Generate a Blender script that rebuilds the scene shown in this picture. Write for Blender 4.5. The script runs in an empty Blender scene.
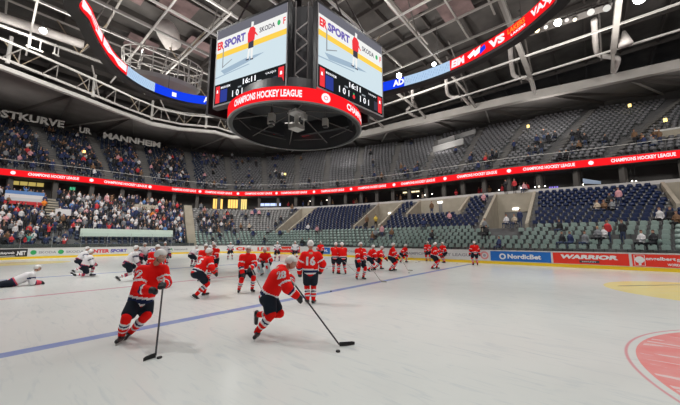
import bpy, math, random
import numpy as np
from mathutils import Vector, Matrix
from mathutils.bvhtree import BVHTree
random.seed(7); rng = np.random.default_rng(7)
sc = bpy.context.scene
COL = sc.collection
PI = math.pi

# ------------------------------------------------------------------ camera, world, lights, exposure
CAM_Z = 1.89; FPX = 295.9; PITCH = 0.1272; YAW = 0.7024
cd = bpy.data.cameras.new('camera'); cam = bpy.data.objects.new('camera', cd); COL.objects.link(cam)
cam.location = (0, 0, CAM_Z); cam.rotation_euler = (PI/2 + PITCH, 0, YAW - PI/2)
cd.sensor_width = 36; cd.lens = 36*FPX/680; cd.clip_start = .05; cd.clip_end = 400
sc.camera = cam
w = bpy.data.worlds.new('world'); sc.world = w; w.use_nodes = True
w.node_tree.nodes['Background'].inputs[0].default_value = (.80, .86, 1, 1)
w.node_tree.nodes['Background'].inputs[1].default_value = .09
sc.view_settings.view_transform = 'Standard'; sc.view_settings.look = 'None'
sc.view_settings.gamma = 1; sc.view_settings.use_curve_mapping = False
sc.view_settings.exposure = 0.14

def area(loc, aim, power, size, col=(1, 1, 1), spread=180, sy=None):
    l = bpy.data.lights.new('flood_or_fill_light', 'AREA'); l.energy = power; l.size = size; l.color = col
    l.spread = math.radians(spread)
    if sy: l.shape = 'RECTANGLE'; l.size_y = sy
    o = bpy.data.objects.new('flood_or_fill_light', l); COL.objects.link(o); o.location = loc
    o.rotation_euler = (Vector(aim) - Vector(loc)).to_track_quat('-Z', 'Y').to_euler()
    return o
ICE_P, STAND_P, UP_P = 255, 720, 600
for gx in (0, 8, 17, 25):                      # floodlights hung in the roof above the ice
    for gy in (-12, -2, 8, 20, 31, 42):
        key = gx == 0 and gy == 20
        area((gx, gy, 19.6), (gx*.6 + 5, gy, 0), ICE_P*(4.5 if key else 1), .9 if key else 1.6, (1, .985, .95), 130)
for (lx, ly, ax, ay) in ((27, -10, 46, -12), (27, 3, 46, 3), (27, 16, 46, 16), (26, 30, 42, 36), (20, 36, 30, 52),
                         (10, 36, 12, 58), (0, 36, 0, 58), (-10, 30, -20, 50)):
    area((lx, ly, 18.8), (ax, ay, 8), STAND_P, 2.5, (1, .96, .9), 150)    # unseen fill lamps added to light the seats in the stands
for (lx, ly) in ((32, -2), (31, 14), (24, 30), (12, 34), (3, 33), (16, 8), (8, 20)):
    area((lx, ly, 17.4), (lx, ly, 30), UP_P*.62, 5, (1, .95, .88), 170)   # added fill lamps pointing up, only there to brighten the roof

for (lx, ly) in ((44, -12), (44, 3), (43, 17), (39, 33), (30, 46), (15, 51), (0, 54)):
    area((lx, ly, 16.2), (lx + (4 if ly < 40 else 0), ly + (4 if ly > 40 else 0), 24), 190 if ly < 40 else 70, 3, (1, .94, .88), 170)    # unseen uplights added to brighten the underside of the outer roof

# ------------------------------------------------------------------ projection helpers (same lens as above)
def ray(px, py):
    x, y = px - 340, -(py - 202.5)
    d = (x, FPX*math.cos(PITCH) - y*math.sin(PITCH), FPX*math.sin(PITCH) + y*math.cos(PITCH))
    cy, sy = math.cos(YAW), math.sin(YAW)
    return Vector((d[0]*sy + d[1]*cy, -d[0]*cy + d[1]*sy, d[2]))
def at_z(px, py, z):
    d = ray(px, py); t = (z - CAM_Z)/d.z; return Vector((d.x*t, d.y*t, z))
def proj(P):
    cy, sy = math.cos(YAW), math.sin(YAW)
    X = P[0]*sy - P[1]*cy; Y = P[0]*cy + P[1]*sy; Z = P[2] - CAM_Z
    dz = Y*math.cos(PITCH) + Z*math.sin(PITCH); up = -Y*math.sin(PITCH) + Z*math.cos(PITCH)
    if dz < .1: return (-9999, -9999)
    return (340 + FPX*X/dz, 202.5 - FPX*up/dz)

# ------------------------------------------------------------------ materials
MATS = {}
def mat(name, col, rough=.6, metal=0, spec=.5, noise=0, nscale=8, emit=None, estr=1, bump=0):
    if name in MATS: return MATS[name]
    m = bpy.data.materials.new(name); m.use_nodes = True; nt = m.node_tree; b = nt.nodes['Principled BSDF']
    b.inputs['Base Color'].default_value = (*col, 1); b.inputs['Roughness'].default_value = rough
    b.inputs['Metallic'].default_value = metal; b.inputs['Specular IOR Level'].default_value = spec
    if emit:
        b.inputs['Emission Color'].default_value = (*emit, 1); b.inputs['Emission Strength'].default_value = estr
    if noise or bump:
        tc = nt.nodes.new('ShaderNodeTexCoord'); n = nt.nodes.new('ShaderNodeTexNoise')
        n.inputs['Scale'].default_value = nscale; n.inputs['Detail'].default_value = 4
        nt.links.new(tc.outputs['Object'], n.inputs['Vector'])
    if noise:
        r = nt.nodes.new('ShaderNodeValToRGB')
        r.color_ramp.elements[0].position = .3; r.color_ramp.elements[1].position = .7
        r.color_ramp.elements[0].color = (*[c*(1 - noise) for c in col], 1)
        r.color_ramp.elements[1].color = (*[min(1, c*(1 + noise)) for c in col], 1)
        nt.links.new(n.outputs['Fac'], r.inputs[0]); nt.links.new(r.outputs[0], b.inputs['Base Color'])
    if bump:
        bp = nt.nodes.new('ShaderNodeBump'); bp.inputs['Strength'].default_value = bump
        nt.links.new(n.outputs['Fac'], bp.inputs['Height']); nt.links.new(bp.outputs[0], b.inputs['Normal'])
    MATS[name] = m; return m
def led(name, col, s=1.0):
    return mat(name, tuple(c*.02 for c in col), .9, spec=0.02, emit=col, estr=s)

# ------------------------------------------------------------------ object helpers
def tag(o, label=None, cat=None, group=None, kind=None):
    if label: o['label'] = label
    if cat: o['category'] = cat
    if group: o['group'] = group
    if kind: o['kind'] = kind
    return o
def empty(name, loc=(0, 0, 0), rz=0):
    o = bpy.data.objects.new(name, None); COL.objects.link(o); o.location = loc; o.rotation_euler = (0, 0, rz)
    o.empty_display_size = .2
    return o
def link(name, me, parent=None, loc=None, rz=0):
    o = bpy.data.objects.new(name, me); COL.objects.link(o)
    if parent: o.parent = parent
    if loc is not None: o.location = loc
    if rz: o.rotation_euler = (0, 0, rz)
    return o
class MB:
    def __init__(s): s.v = []; s.f = []; s.m = []; s.mats = []
    def mi(s, m):
        if m not in s.mats: s.mats.append(m)
        return s.mats.index(m)
    def add(s, vs, fs, m):
        n = len(s.v); s.v += [tuple(x) for x in vs]; k = s.mi(m)
        for f in fs: s.f.append(tuple(i + n for i in f)); s.m.append(k)
    def hexa(s, p, m):   # 8 points: bottom 4 ccw, top 4 ccw
        s.add(p, [(3, 2, 1, 0), (4, 5, 6, 7), (0, 1, 5, 4), (1, 2, 6, 5), (2, 3, 7, 6), (3, 0, 4, 7)], m)
    def box(s, c, d, m, rz=0):
        ca, sa = math.cos(rz), math.sin(rz); P = []
        for z in (-.5, .5):
            for x, y in ((-.5, -.5), (.5, -.5), (.5, .5), (-.5, .5)):
                X, Y = x*d[0], y*d[1]; P.append((c[0] + X*ca - Y*sa, c[1] + X*sa + Y*ca, c[2] + z*d[2]))
        s.hexa(P, m)
    def tube(s, pts, r, m, n=6, caps=True):
        pts = [Vector(p) for p in pts]; rings = []; L = len(pts)
        rr = r if isinstance(r, (list, tuple)) else [r]*L
        up = None
        for i, p in enumerate(pts):
            d = (pts[min(i + 1, L - 1)] - pts[max(i - 1, 0)]).normalized()
            if up is None:
                up = Vector((0, 0, 1)) if abs(d.z) < .9 else Vector((1, 0, 0))
            a = d.cross(up).normalized(); b = a.cross(d).normalized(); up = b
            rings.append([p + (a*math.cos(2*PI*k/n + PI/n) + b*math.sin(2*PI*k/n + PI/n))*rr[i] for k in range(n)])
        vs = [v for R in rings for v in R]; fs = []
        for i in range(L - 1):
            for k in range(n):
                fs.append((i*n + k, i*n + (k + 1) % n, (i + 1)*n + (k + 1) % n, (i + 1)*n + k))
        if caps: fs.append(tuple(range(n - 1, -1, -1))); fs.append(tuple((L - 1)*n + k for k in range(n)))
        s.add(vs, fs, m)
    def beam(s, a, b, w_, h, m):     # rectangular bar, h vertical
        a = Vector(a); b = Vector(b); d = (b - a).normalized()
        side = d.cross(Vector((0, 0, 1)))
        side = side.normalized() if side.length > 1e-4 else Vector((1, 0, 0))
        up = side.cross(d).normalized()
        P = []
        for (q, t) in ((-h/2, 0), (h/2, 0)):
            P += [a - side*w_/2 + up*q, b - side*w_/2 + up*q, b + side*w_/2 + up*q, a + side*w_/2 + up*q]
        s.hexa([P[0], P[3], P[2], P[1], P[4], P[7], P[6], P[5]], m)
    def strip(s, A, B, m, closed=False):   # quads between two polylines
        n = len(A); vs = list(A) + list(B); fs = []
        for i in range(n if closed else n - 1): j = (i + 1) % n; fs.append((i, j, n + j, n + i))
        s.add(vs, fs, m)
    def slab(s, loops, m, closed=False):   # ring of cross sections: loops = list of polylines forming a closed profile
        L = len(loops)
        for k in range(L): s.strip(loops[k], loops[(k + 1) % L], m, closed)
        if not closed:
            for e in (0, -1): s.add([lp[e] for lp in loops], [tuple(range(L))], m)
    def build(s, name, parent=None, loc=None, rz=0, smooth=False):
        me = bpy.data.meshes.new(name); me.from_pydata([tuple(v) for v in s.v], [], s.f)
        for m in s.mats: me.materials.append(m)
        me.polygons.foreach_set('material_index', s.m)
        if smooth: me.polygons.foreach_set('use_smooth', [True]*len(s.f))
        me.update(); return link(name, me, parent, loc, rz)
def big_mesh(name, V, F, MI, mats, smooth=False):
    """V (n,3), F (k,4) quads as numpy arrays"""
    me = bpy.data.meshes.new(name); me.vertices.add(len(V)); me.vertices.foreach_set('co', V.astype(np.float32).ravel())
    k = F.shape[1]
    me.loops.add(F.size); me.loops.foreach_set('vertex_index', F.astype(np.int32).ravel())
    me.polygons.add(len(F)); me.polygons.foreach_set('loop_start', np.arange(0, F.size, k, dtype=np.int32))
    try: me.polygons.foreach_set('loop_total', np.full(len(F), k, dtype=np.int32))
    except Exception: pass
    me.update(calc_edges=True)
    for m in mats: me.materials.append(m)
    me.polygons.foreach_set('material_index', MI.astype(np.int32))
    if smooth: me.polygons.foreach_set('use_smooth', np.ones(len(F), dtype=bool))
    me.validate(); me.update(); return me

# text as a mesh: list of vertices in the plane (x right, y up), faces
TXT = {}
def text_mesh(t, bold=.02):
    if (t, bold) in TXT: return TXT[(t, bold)]
    c = bpy.data.curves.new('t', 'FONT'); c.body = t; c.offset = bold; c.resolution_u = 2; c.fill_mode = 'FRONT'
    o = bpy.data.objects.new('t', c); COL.objects.link(o)
    dg = bpy.context.evaluated_depsgraph_get(); me = bpy.data.meshes.new_from_object(o.evaluated_get(dg))
    V = [tuple(v.co)[:2] for v in me.vertices]; F = [tuple(p.vertices) for p in me.polygons]
    bpy.data.objects.remove(o); bpy.data.curves.remove(c); bpy.data.meshes.remove(me)
    A = np.array(V) if V else np.zeros((1, 2)); lo = A.min(0); hi = A.max(0)
    A = (A - lo)/max(1e-6, (hi[1] - lo[1]))          # height 1
    TXT[(t, bold)] = (A, F, (hi[0] - lo[0])/max(1e-6, hi[1] - lo[1])); return TXT[(t, bold)]
def put_text(mb, t, m, fn, x0, z0, h, width=None, bold=.02, slant=0, center=False):
    """lays text so that fn(x, z) -> world point; x0,z0 lower left, h height, width forces total width"""
    A, F, wd = text_mesh(t, bold); sx = h if width is None else width/wd
    if center: x0 = x0 - wd*sx/2
    mb.add([fn(x0 + a[0]*sx + slant*a[1]*h, z0 + a[1]*h) for a in A], F, m)

# ------------------------------------------------------------------ arena plan
C0 = np.array([12.2, 14.7])
def rrect(x0, x1, y0, y1, r, n=24):
    P = []
    for cx, cy, a0 in ((x1 - r, y1 - r, 0), (x0 + r, y1 - r, 90), (x0 + r, y0 + r, 180), (x1 - r, y0 + r, 270)):
        for k in range(n + 1):
            a = math.radians(a0 + 90*k/n); P.append((cx + r*math.cos(a), cy + r*math.sin(a)))
    return np.array(P)
def catmull(P, n=10, closed=True):
    P = np.array(P, float); Q = []; L = len(P)
    for i in range(L if closed else L - 1):
        if closed: a, b, c, d = P[i - 1], P[i], P[(i + 1) % L], P[(i + 2) % L]
        else: a, b, c, d = P[max(i - 1, 0)], P[i], P[i + 1], P[min(i + 2, L - 1)]
        for t in np.linspace(0, 1, n, endpoint=False):
            Q.append(.5*((2*b) + (c - a)*t + (2*a - 5*b + 4*c - d)*t*t + (3*b - a - 3*c + d)*t**3))
    if not closed: Q.append(P[-1])
    return np.array(Q)
def radial(P):
    P = np.array(P, float); Q = []
    for i in range(len(P)):
        a, b = P[i], P[(i + 1) % len(P)]
        for t in np.linspace(0, 1, 12, endpoint=False): Q.append(a*(1 - t) + b*t)
    Q = np.array(Q); d = Q - C0; th = np.degrees(np.arctan2(d[:, 1], d[:, 0])); r = np.hypot(d[:, 0], d[:, 1])
    o = np.argsort(th); th, r = th[o], r[o]; T = np.r_[th - 360, th, th + 360]; R = np.r_[r, r, r]
    return lambda t: np.interp((np.asarray(t) + 180) % 360 - 180, T, R)
BOARD = rrect(-3.8, 26.7, -15.3, 44.7, 8.5)
RB = radial(BOARD)
RIB = [(43.3, -16), (43, -7.2), (41.8, .4), (40.2, 9), (39.6, 21.4), (36.6, 35.5), (30, 47), (24.6, 50.8), (17.3, 52.8),
       (7.5, 53.5), (0, 55), (-8, 55), (-15, 49), (-18, 40), (-19, 20), (-19, 0), (-17, -16), (-10, -25), (0, -28), (25, -28), (36, -24)]
RR = radial(catmull(RIB, 6))
UPB = [(60, -18), (58, -10.5), (54.4, 0), (52, 13), (50, 26.8), (45, 40.7), (37.5, 59), (21, 66.6), (9, 69), (-.5, 69.7), (-14, 69),
       (-26, 62), (-33, 45), (-34, 20), (-34, 0), (-30, -25), (-12, -42), (20, -44), (48, -38)]
RU = radial(catmull(UPB, 6))
def ip(r, th, z):
    a = np.radians(th); return Vector((C0[0] + r*math.cos(a), C0[1] + r*math.sin(a), z))
TH0, TH1 = -62.0, 140.0
THS = np.arange(TH0, TH1 + .01, 1.0)
NR = 18; S0 = .086; DS = .794/18; Z0 = .9; DZ = .356
def low_r(th, i): s = S0 + DS*i; return float(RB(th)*(1 - s) + RR(th)*s)
UR0 = .035; NU = 20; UZ0 = 10.9; UDZ = .49
def up_r(th, i): s = UR0 + (.95/NU)*i; return float(RR(th)*(1 - s) + RU(th)*s)
# vomitories cut into the right-hand stand: world-y range, first row
VOM = [(4.4, 8.5, 6), (11.2, 18.0, 11), (20.3, 24.3, 7), (35.0, 37.6, 6), (-9.5, -5.4, 10)]
def in_vom(x, y, i):
    for a, b, k in VOM:
        if a < y < b and i >= k and x > 20: return k
    return None
exec_order = []

# ------------------------------------------------------------------ smooth bodies: blended round cones meshed on a grid
def surface_net(f, lo, hi, h):
    lo = np.array(lo) - h*1.5; n = np.ceil((np.array(hi) + h*1.5 - lo)/h).astype(int) + 1
    ax = [lo[k] + h*np.arange(n[k]) for k in range(3)]
    G = np.stack(np.meshgrid(*ax, indexing='ij'), -1); v = f(G); ins = v < 0
    nc = n - 1; acc = np.zeros((*nc, 3)); cnt = np.zeros(nc)
    def cell(o): return tuple(slice(o[k], o[k] + nc[k]) for k in range(3))
    for axis in range(3):
        for a in (0, 1):
            for b in (0, 1):
                o = [0, 0, 0]; oth = [k for k in range(3) if k != axis]; o[oth[0]] = a; o[oth[1]] = b
                o2 = list(o); o2[axis] = 1
                v0 = v[cell(o)]; v1 = v[cell(o2)]; cr = (v0 < 0) != (v1 < 0)
                t = np.where(cr, v0/np.where(cr, v0 - v1, 1), 0)
                p = G[cell(o)].copy(); p[..., axis] += t*h
                acc += p*cr[..., None]; cnt += cr
    act = cnt > 0; idx = -np.ones(nc, int); idx[act] = np.arange(act.sum())
    V = acc[act]/cnt[act][:, None]; F = []
    for axis in range(3):
        u_, w_ = [(1, 2), (2, 0), (0, 1)][axis]
        sl0 = [slice(1, nc[k]) for k in range(3)]; sl0[axis] = slice(0, nc[axis])
        sl1 = list(sl0); sl1[axis] = slice(1, nc[axis] + 1)
        A = ins[tuple(sl0)]; B = ins[tuple(sl1)]
        for flip, sel in ((0, A & ~B), (1, ~A & B)):
            I = np.argwhere(sel)
            if not len(I): continue
            for k in range(3):
                if k != axis: I[:, k] += 1
            def c(du, dw):
                J = I.copy(); J[:, u_] -= du; J[:, w_] -= dw; return idx[J[:, 0], J[:, 1], J[:, 2]]
            q = np.stack([c(1, 1), c(0, 1), c(0, 0), c(1, 0)], 1)
            F.append(q[:, ::-1] if flip else q)
    return V, np.concatenate(F)
def sd_cone(G, a, b, r1, r2):
    a = np.array(a, float); b = np.array(b, float); ab = b - a; L = max(1e-9, ab @ ab)
    t = np.clip(((G - a) @ ab)/L, 0, 1); return np.linalg.norm(G - a - t[..., None]*ab, axis=-1) - (r1 + (r2 - r1)*t)
def sd_ell(G, c, r, R=None):
    q = G - np.array(c, float)
    if R is not None: q = q @ np.array(R)
    r = np.array(r, float); k = np.linalg.norm(q/r, axis=-1); return (k - 1)*r.min()
def smin(a, b, k):
    h = np.clip(.5 + .5*(b - a)/k, 0, 1); return b*(1 - h) + a*h - k*h*(1 - h)
def blend(parts, k=.05):
    def f(G):
        out = None
        for p in parts:
            if p[0] == 'c': d = sd_cone(G, *p[1:5])
            elif p[0] == 'e': d = sd_ell(G, *p[1:])
            elif p[0] == '-':
                out = -smin(-out, sd_ell(G, *p[1:]), .012); continue
            out = d if out is None else smin(out, d, k)
        return out
    return f
def bounds(parts):
    P = []
    for p in parts:
        if p[0] == 'c': P += [np.array(p[1]) - p[3], np.array(p[1]) + p[3], np.array(p[2]) - p[4], np.array(p[2]) + p[4]]
        elif p[0] == 'e': m = max(p[2]); P += [np.array(p[1]) - m, np.array(p[1]) + m]
    P = np.array(P); return P.min(0), P.max(0)
def organic(name, parts, h, mats, classify=None, k=.05, clip=None):
    lo, hi = bounds(parts); V, F = surface_net(blend(parts, k), lo, hi, h)
    c = V[F].mean(1); MI = np.zeros(len(F), int) if classify is None else classify(c)
    return big_mesh(name, V, F, MI, mats, smooth=True)

# ------------------------------------------------------------------ ice
def ice_material():
    m = bpy.data.materials.new('ice'); m.use_nodes = True; nt = m.node_tree; N = nt.nodes; Lk = nt.links
    b = N['Principled BSDF']; b.inputs['Roughness'].default_value = .22; b.inputs['Specular IOR Level'].default_value = .35
    tc = N.new('ShaderNodeTexCoord'); sp = N.new('ShaderNodeSeparateXYZ'); Lk.new(tc.outputs['Object'], sp.inputs[0])
    def M(op, a, b_=None, c=None):
        n = N.new('ShaderNodeMath'); n.operation = op
        for i, q in enumerate((a, b_, c)):
            if q is None: continue
            if isinstance(q, (int, float)): n.inputs[i].default_value = q
            else: Lk.new(q, n.inputs[i])
        return n.outputs[0]
    X, Y = sp.outputs[0], sp.outputs[1]
    def noise(scale, detail=3, vec=None, dist=0):
        n = N.new('ShaderNodeTexNoise'); n.inputs['Scale'].default_value = scale; n.inputs['Detail'].default_value = detail
        n.inputs['Distortion'].default_value = dist
        Lk.new(vec or tc.outputs['Object'], n.inputs['Vector']); return n.outputs['Fac']
    def band(x, c, hw, soft=.02):      # 1 inside |x-c|<hw
        return M('SUBTRACT', 1, M('SMOOTH_MIN', 1, M('MAXIMUM', 0, M('DIVIDE', M('SUBTRACT', M('ABSOLUTE', M('SUBTRACT', x, c)), hw), soft)), .01))
    def dist(cx, cy, sx=1, sy=1):
        dx = M('MULTIPLY', M('SUBTRACT', X, cx), sx); dy = M('MULTIPLY', M('SUBTRACT', Y, cy), sy)
        return M('SQRT', M('ADD', M('MULTIPLY', dx, dx), M('MULTIPLY', dy, dy)))
    col = N.new('ShaderNodeRGB'); col.outputs[0].default_value = (.725, .75, .73, 1); cur = col.outputs[0]
    def mix(fac, rgb):
        nonlocal cur
        x = N.new('ShaderNodeMix'); x.data_type = 'RGBA'; Lk.new(fac, x.inputs[0]) if not isinstance(fac, float) else None
        Lk.new(cur, x.inputs[6]); x.inputs[7].default_value = (*rgb, 1); cur = x.outputs[2]
    mix(M('MULTIPLY', M('SUBTRACT', noise(.35, 5, dist=1.5), .42), 1.1), (.60, .63, .62))
    mp = N.new('ShaderNodeMapping'); mp.inputs['Scale'].default_value = (3.5, .5, 1); mp.inputs['Rotation'].default_value = (0, 0, .5)
    Lk.new(tc.outputs['Object'], mp.inputs[0])
    mix(M('MULTIPLY', M('MAXIMUM', 0, M('SUBTRACT', noise(1.6, 6, mp.outputs[0], 2.0), .54)), 2.6), (.50, .56, .60))
    wear = M('ADD', .55, M('MULTIPLY', noise(2.5, 5), .5))
    mix(M('MULTIPLY', band(Y, 7.617, .15), wear), (.16, .25, .58))
    mix(M('MULTIPLY', band(Y, 21.8, .15), wear), (.16, .25, .58))
    mix(M('MULTIPLY', band(Y, 14.7, .12), M('MULTIPLY', wear, .75)), (.55, .12, .22))
    mix(M('MULTIPLY', band(Y, 40.7, .06), .7), (.6, .1, .12))
    mix(M('MULTIPLY', band(dist(12.2, 14.7), 4.5, .04), .5), (.3, .3, .55))
    dr = dist(7.08, -4.23)
    streak = noise(1.3, 4, mp.outputs[0], 1.0)
    mix(M('MULTIPLY', M('LESS_THAN', dr, 3.83), M('MULTIPLY', wear, .88)), (.86, .16, .15))
    mix(M('MULTIPLY', M('LESS_THAN', dr, 3.78), M('MULTIPLY', M('GREATER_THAN', streak, .60), .8)), (.80, .70, .70))
    mix(M('MULTIPLY', band(dr, 3.95, .010), .75), (.70, .24, .28))
    dy = dist(17.2, -3.45)
    mix(M('MULTIPLY', M('LESS_THAN', dy, 3.25), M('MULTIPLY', wear, .95)), (.92, .78, .22))
    mix(M('MULTIPLY', M('LESS_THAN', dist(1.6, 36.3, .75, 1), 2.6), M('MULTIPLY', wear, .9)), (.90, .70, .16))
    mix(M('MULTIPLY', M('LESS_THAN', dist(.9, 37.6, .35, 1), .9), M('MULTIPLY', wear, .7)), (.50, .40, .36))
    Lk.new(cur, b.inputs['Base Color'])
    bp = N.new('ShaderNodeBump'); bp.inputs['Strength'].default_value = .05; Lk.new(noise(9, 5), bp.inputs['Height']); Lk.new(bp.outputs[0], b.inputs['Normal'])
    return m
ICE = ice_material()
me = bpy.data.meshes.new('floor'); me.from_pydata([(p[0], p[1], 0) for p in BOARD], [], [tuple(range(len(BOARD)))]); me.materials.append(ICE)
tag(link('floor', me), kind='structure')
# floor slab under and beyond the ice
CONC = mat('dark_concrete', (.10, .10, .105), .8, noise=.15, nscale=2)
mb = MB(); mb.box((12, 14, -.35), (130, 150, .6), CONC); tag(mb.build('floor_slab'), kind='structure')
# dark printed line on the yellow circle
mb = MB(); LM = mat('ice_print', (.25, .22, .16), .4)
a, b = at_z(619, 285.8, .004), at_z(684, 284.6, .004); mb.beam(a, b, .10, .004, LM)
tag(mb.build('trim_1'), kind='structure')

# ------------------------------------------------------------------ dasher boards
k0 = int(np.argmin(np.hypot(BOARD[:, 0] - 26.7, BOARD[:, 1] + 6.8)))
BP = np.roll(BOARD, -k0, axis=0); BP = np.vstack([BP, BP[:1]])
seg = np.hypot(*np.diff(BP, axis=0).T); keep = np.r_[True, seg > 1e-6]; BP = BP[keep]; seg = np.hypot(*np.diff(BP, axis=0).T)
BS = np.r_[0, np.cumsum(seg)]
def bpos(s, off=0.0):       # point on the boards' inner face at arc length s (s<0 runs round the near-right corner), off inward
    s = s % BS[-1]; i = min(max(int(np.searchsorted(BS, s, 'right')) - 1, 0), len(seg) - 1)
    t = (s - BS[i])/seg[i]; d = (BP[i + 1] - BP[i])/seg[i]; p = BP[i] + d*seg[i]*t; nrm = np.array([-d[1], d[0]])
    return p[0] + nrm[0]*off, p[1] + nrm[1]*off
ss = np.arange(0, 84, .1); pxs = np.array([proj((*bpos(s), .7))[0] for s in ss]); ok = pxs > -900; o_ = np.argsort(pxs[ok])
def s_of_px(px): return float(np.interp(px, pxs[ok][o_], ss[ok][o_])) if px < 676 else float(0 - (px - 676)*.02 + np.interp(676, pxs[ok][o_], ss[ok][o_]))
WHT = mat('board_white', (.72, .73, .72), .45); YEL = mat('kick_yellow', (.90, .62, .02), .45)
RED = mat('board_red', (.86, .035, .015), .45); BLU = mat('board_blue', (.01, .16, .58), .45); BLK = mat('board_black', (.02, .02, .022), .45)
INK = mat('ink_dark', (.05, .05, .06), .5); LINK = mat('ink_white', (.85, .85, .85), .5); GRN = mat('ink_green', (.04, .40, .12), .5)
PUR = mat('ink_purple', (.12, .10, .42), .5); GRY = mat('ink_grey', (.35, .35, .38), .5)
root = tag(empty('rink_boards'), 'white rink boards with printed advert panels and yellow kick strip around the ice', 'rink boards')
def board_ring(name, z0, z1, o0, o1, m, step=.5):
    mb = MB(); S = list(np.arange(0, BS[-1], step))
    lp = [[(*bpos(s, o), z) for s in S] for (o, z) in ((o0, z0), (o0, z1), (o1, z1), (o1, z0))]
    mb.slab(lp, m, closed=True); return mb.build(name, root)
board_ring('board_wall', 0, 1.06, 0, -.10, WHT)
board_ring('kick_strip', 0.0, .22, .02, .0, YEL)
board_ring('cap_rail', 1.06, 1.10, .03, -.14, mat('cap_rail', (.75, .74, .72), .4))
def advert(x0, x1, m, z0=.26, z1=1.02):
    sa, sb = s_of_px(x1), s_of_px(x0); mb = MB(); S = np.linspace(sa, sb, max(2, int((sb - sa)/.4)))
    lp = [[(*bpos(s, o), z) for s in S] for (o, z) in ((.015, z0), (.015, z1), (.0, z1), (.0, z0))]
    mb.slab(lp, m); return mb.build('advert_panel', root), sb
def ad_text(parent, sl, t, m, x, z, h, width=None, bold=.03, slant=0, name='lettering'):
    mb = MB(); put_text(mb, t, m, lambda a, b: (*bpos(sl - a, .022), b), x, z, h, width, bold, slant); return mb.build(name, parent)
def px_w(x0, x1): return s_of_px(x0) - s_of_px(x1)
def disc(fn, cx, cz, r, m, mb, n=16, r0=0):
    if r0: mb.strip([fn(cx + r*math.cos(2*PI*k/n), cz + r*math.sin(2*PI*k/n)) for k in range(n)], [fn(cx + r0*math.cos(2*PI*k/n), cz + r0*math.sin(2*PI*k/n)) for k in range(n)], m, True)
    else: mb.add([fn(cx + r*math.cos(2*PI*k/n), cz + r*math.sin(2*PI*k/n)) for k in range(n)], [tuple(range(n))], m)
# right side adverts
p, sl = advert(490.5, 551, BLU)
ad_text(p, sl, 'NordicBet', LINK, px_w(490.5, 507.5), .46, .36, px_w(507.5, 541), .04)
mb = MB(); f_ = lambda a, b: (*bpos(sl - a, .022), b); disc(f_, px_w(490.5, 502.5), .62, .24, LINK, mb, r0=.13); mb.build('logo', p)
p, sl = advert(553, 629, RED)
ad_text(p, sl, 'WARRIOR', LINK, px_w(553, 559.5), .60, .30, px_w(559.5, 618), .06, .25)
mb = MB(); x0 = px_w(553, 579); x1 = px_w(553, 599); f_ = lambda a, b: (*bpos(sl - a, .022), b)
mb.add([f_(x0, .36), f_(x1, .36), f_(x1, .52), f_(x0, .52)], [(0, 1, 2, 3)], INK); pl_ = mb.build('strip', p)
mb = MB(); put_text(mb, 'HOCKEY', LINK, lambda a, b: (*bpos(sl - a, .026), b), x0 + .15, .40, .08, x1 - x0 - .3); mb.build('lettering', p)
p, sl = advert(632, 708, RED)
ad_text(p, sl, 'engelbert', LINK, px_w(632, 645.5), .60, .27, px_w(645.5, 676), .03)
ad_text(p, sl, 'strauss', LINK, px_w(632, 678), .60, .22, px_w(678, 698), .03)
ad_text(p, sl, 'WORKWEAR', LINK, px_w(632, 667), .34, .16, px_w(667, 700), .03)
mb = MB(); f_ = lambda a, b: (*bpos(sl - a, .022), b)
cx = px_w(632, 639.5); disc(f_, cx, .68, .22, LINK, mb, 10); mb.add([f_(cx - .06, .34), f_(cx + .06, .34), f_(cx + .06, .5), f_(cx - .06, .5)], [(0, 1, 2, 3)], LINK)
q = px_w(632, 634); r_ = px_w(632, 645)
for (a0, b0, a1, b1) in ((q, .31, r_, .33), (q, .96, r_, .98), (q, .31, q + .03, .98), (r_ - .03, .31, r_, .98)):
    mb.add([f_(a0, b0), f_(a1, b0), f_(a1, b1), f_(a0, b1)], [(0, 1, 2, 3)], LINK)
mb.build('logo', p)
p, sl = advert(398, 489, WHT)
ad_text(p, sl, 'CHAMPIONS HOCKEY LEAGUE', GRY, px_w(398, 402), .52, .26, px_w(402, 473), .03)
mb = MB(); f_ = lambda a, b: (*bpos(sl - a, .022), b); disc(f_, px_w(398, 484.5), .66, .33, mat('ink_pink', (.75, .3, .3), .5), mb, r0=.2); disc(f_, px_w(398, 484.5), .66, .12, GRY, mb); mb.build('logo', p)
p, sl = advert(331, 396, WHT); ad_text(p, sl, 'CHAMPIONS HOCKEY LEAGUE', GRY, px_w(331, 337), .52, .26, px_w(337, 385), .03)
p, sl = advert(320, 330, BLU); ad_text(p, sl, 'CHL', LINK, px_w(320, 322), .5, .3, px_w(322, 328), .03)
p, sl = advert(276, 300, RED); ad_text(p, sl, 'hockey', LINK, px_w(276, 279), .5, .3, px_w(279, 297), .03)
p, sl = advert(232, 274, WHT); ad_text(p, sl, 'CHL  LIVE', RED, px_w(232, 236), .36, .5, px_w(236, 270), .05)
p, sl = advert(168, 196, WHT); ad_text(p, sl, 'teamwork', GRY, px_w(168, 174), .5, .28, px_w(174, 188)); ad_text(p, sl, 'A', GRN, px_w(168, 170), .48, .36, px_w(170, 173), name='logo')
p, sl = advert(140, 160, WHT); ad_text(p, sl, 'SNACKS', PUR, px_w(140, 141), .42, .42, px_w(141, 158), .05)
p, sl = advert(88, 131, WHT); ad_text(p, sl, 'INTER', mat('ink_red', (.75, .03, .05), .5), px_w(88, 92), .42, .42, px_w(92, 109.5), .05)
ad_text(p, sl, 'SPORT', PUR, px_w(88, 110.5), .42, .42, px_w(110.5, 127), .05)
p, sl = advert(29, 87, WHT)
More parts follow.
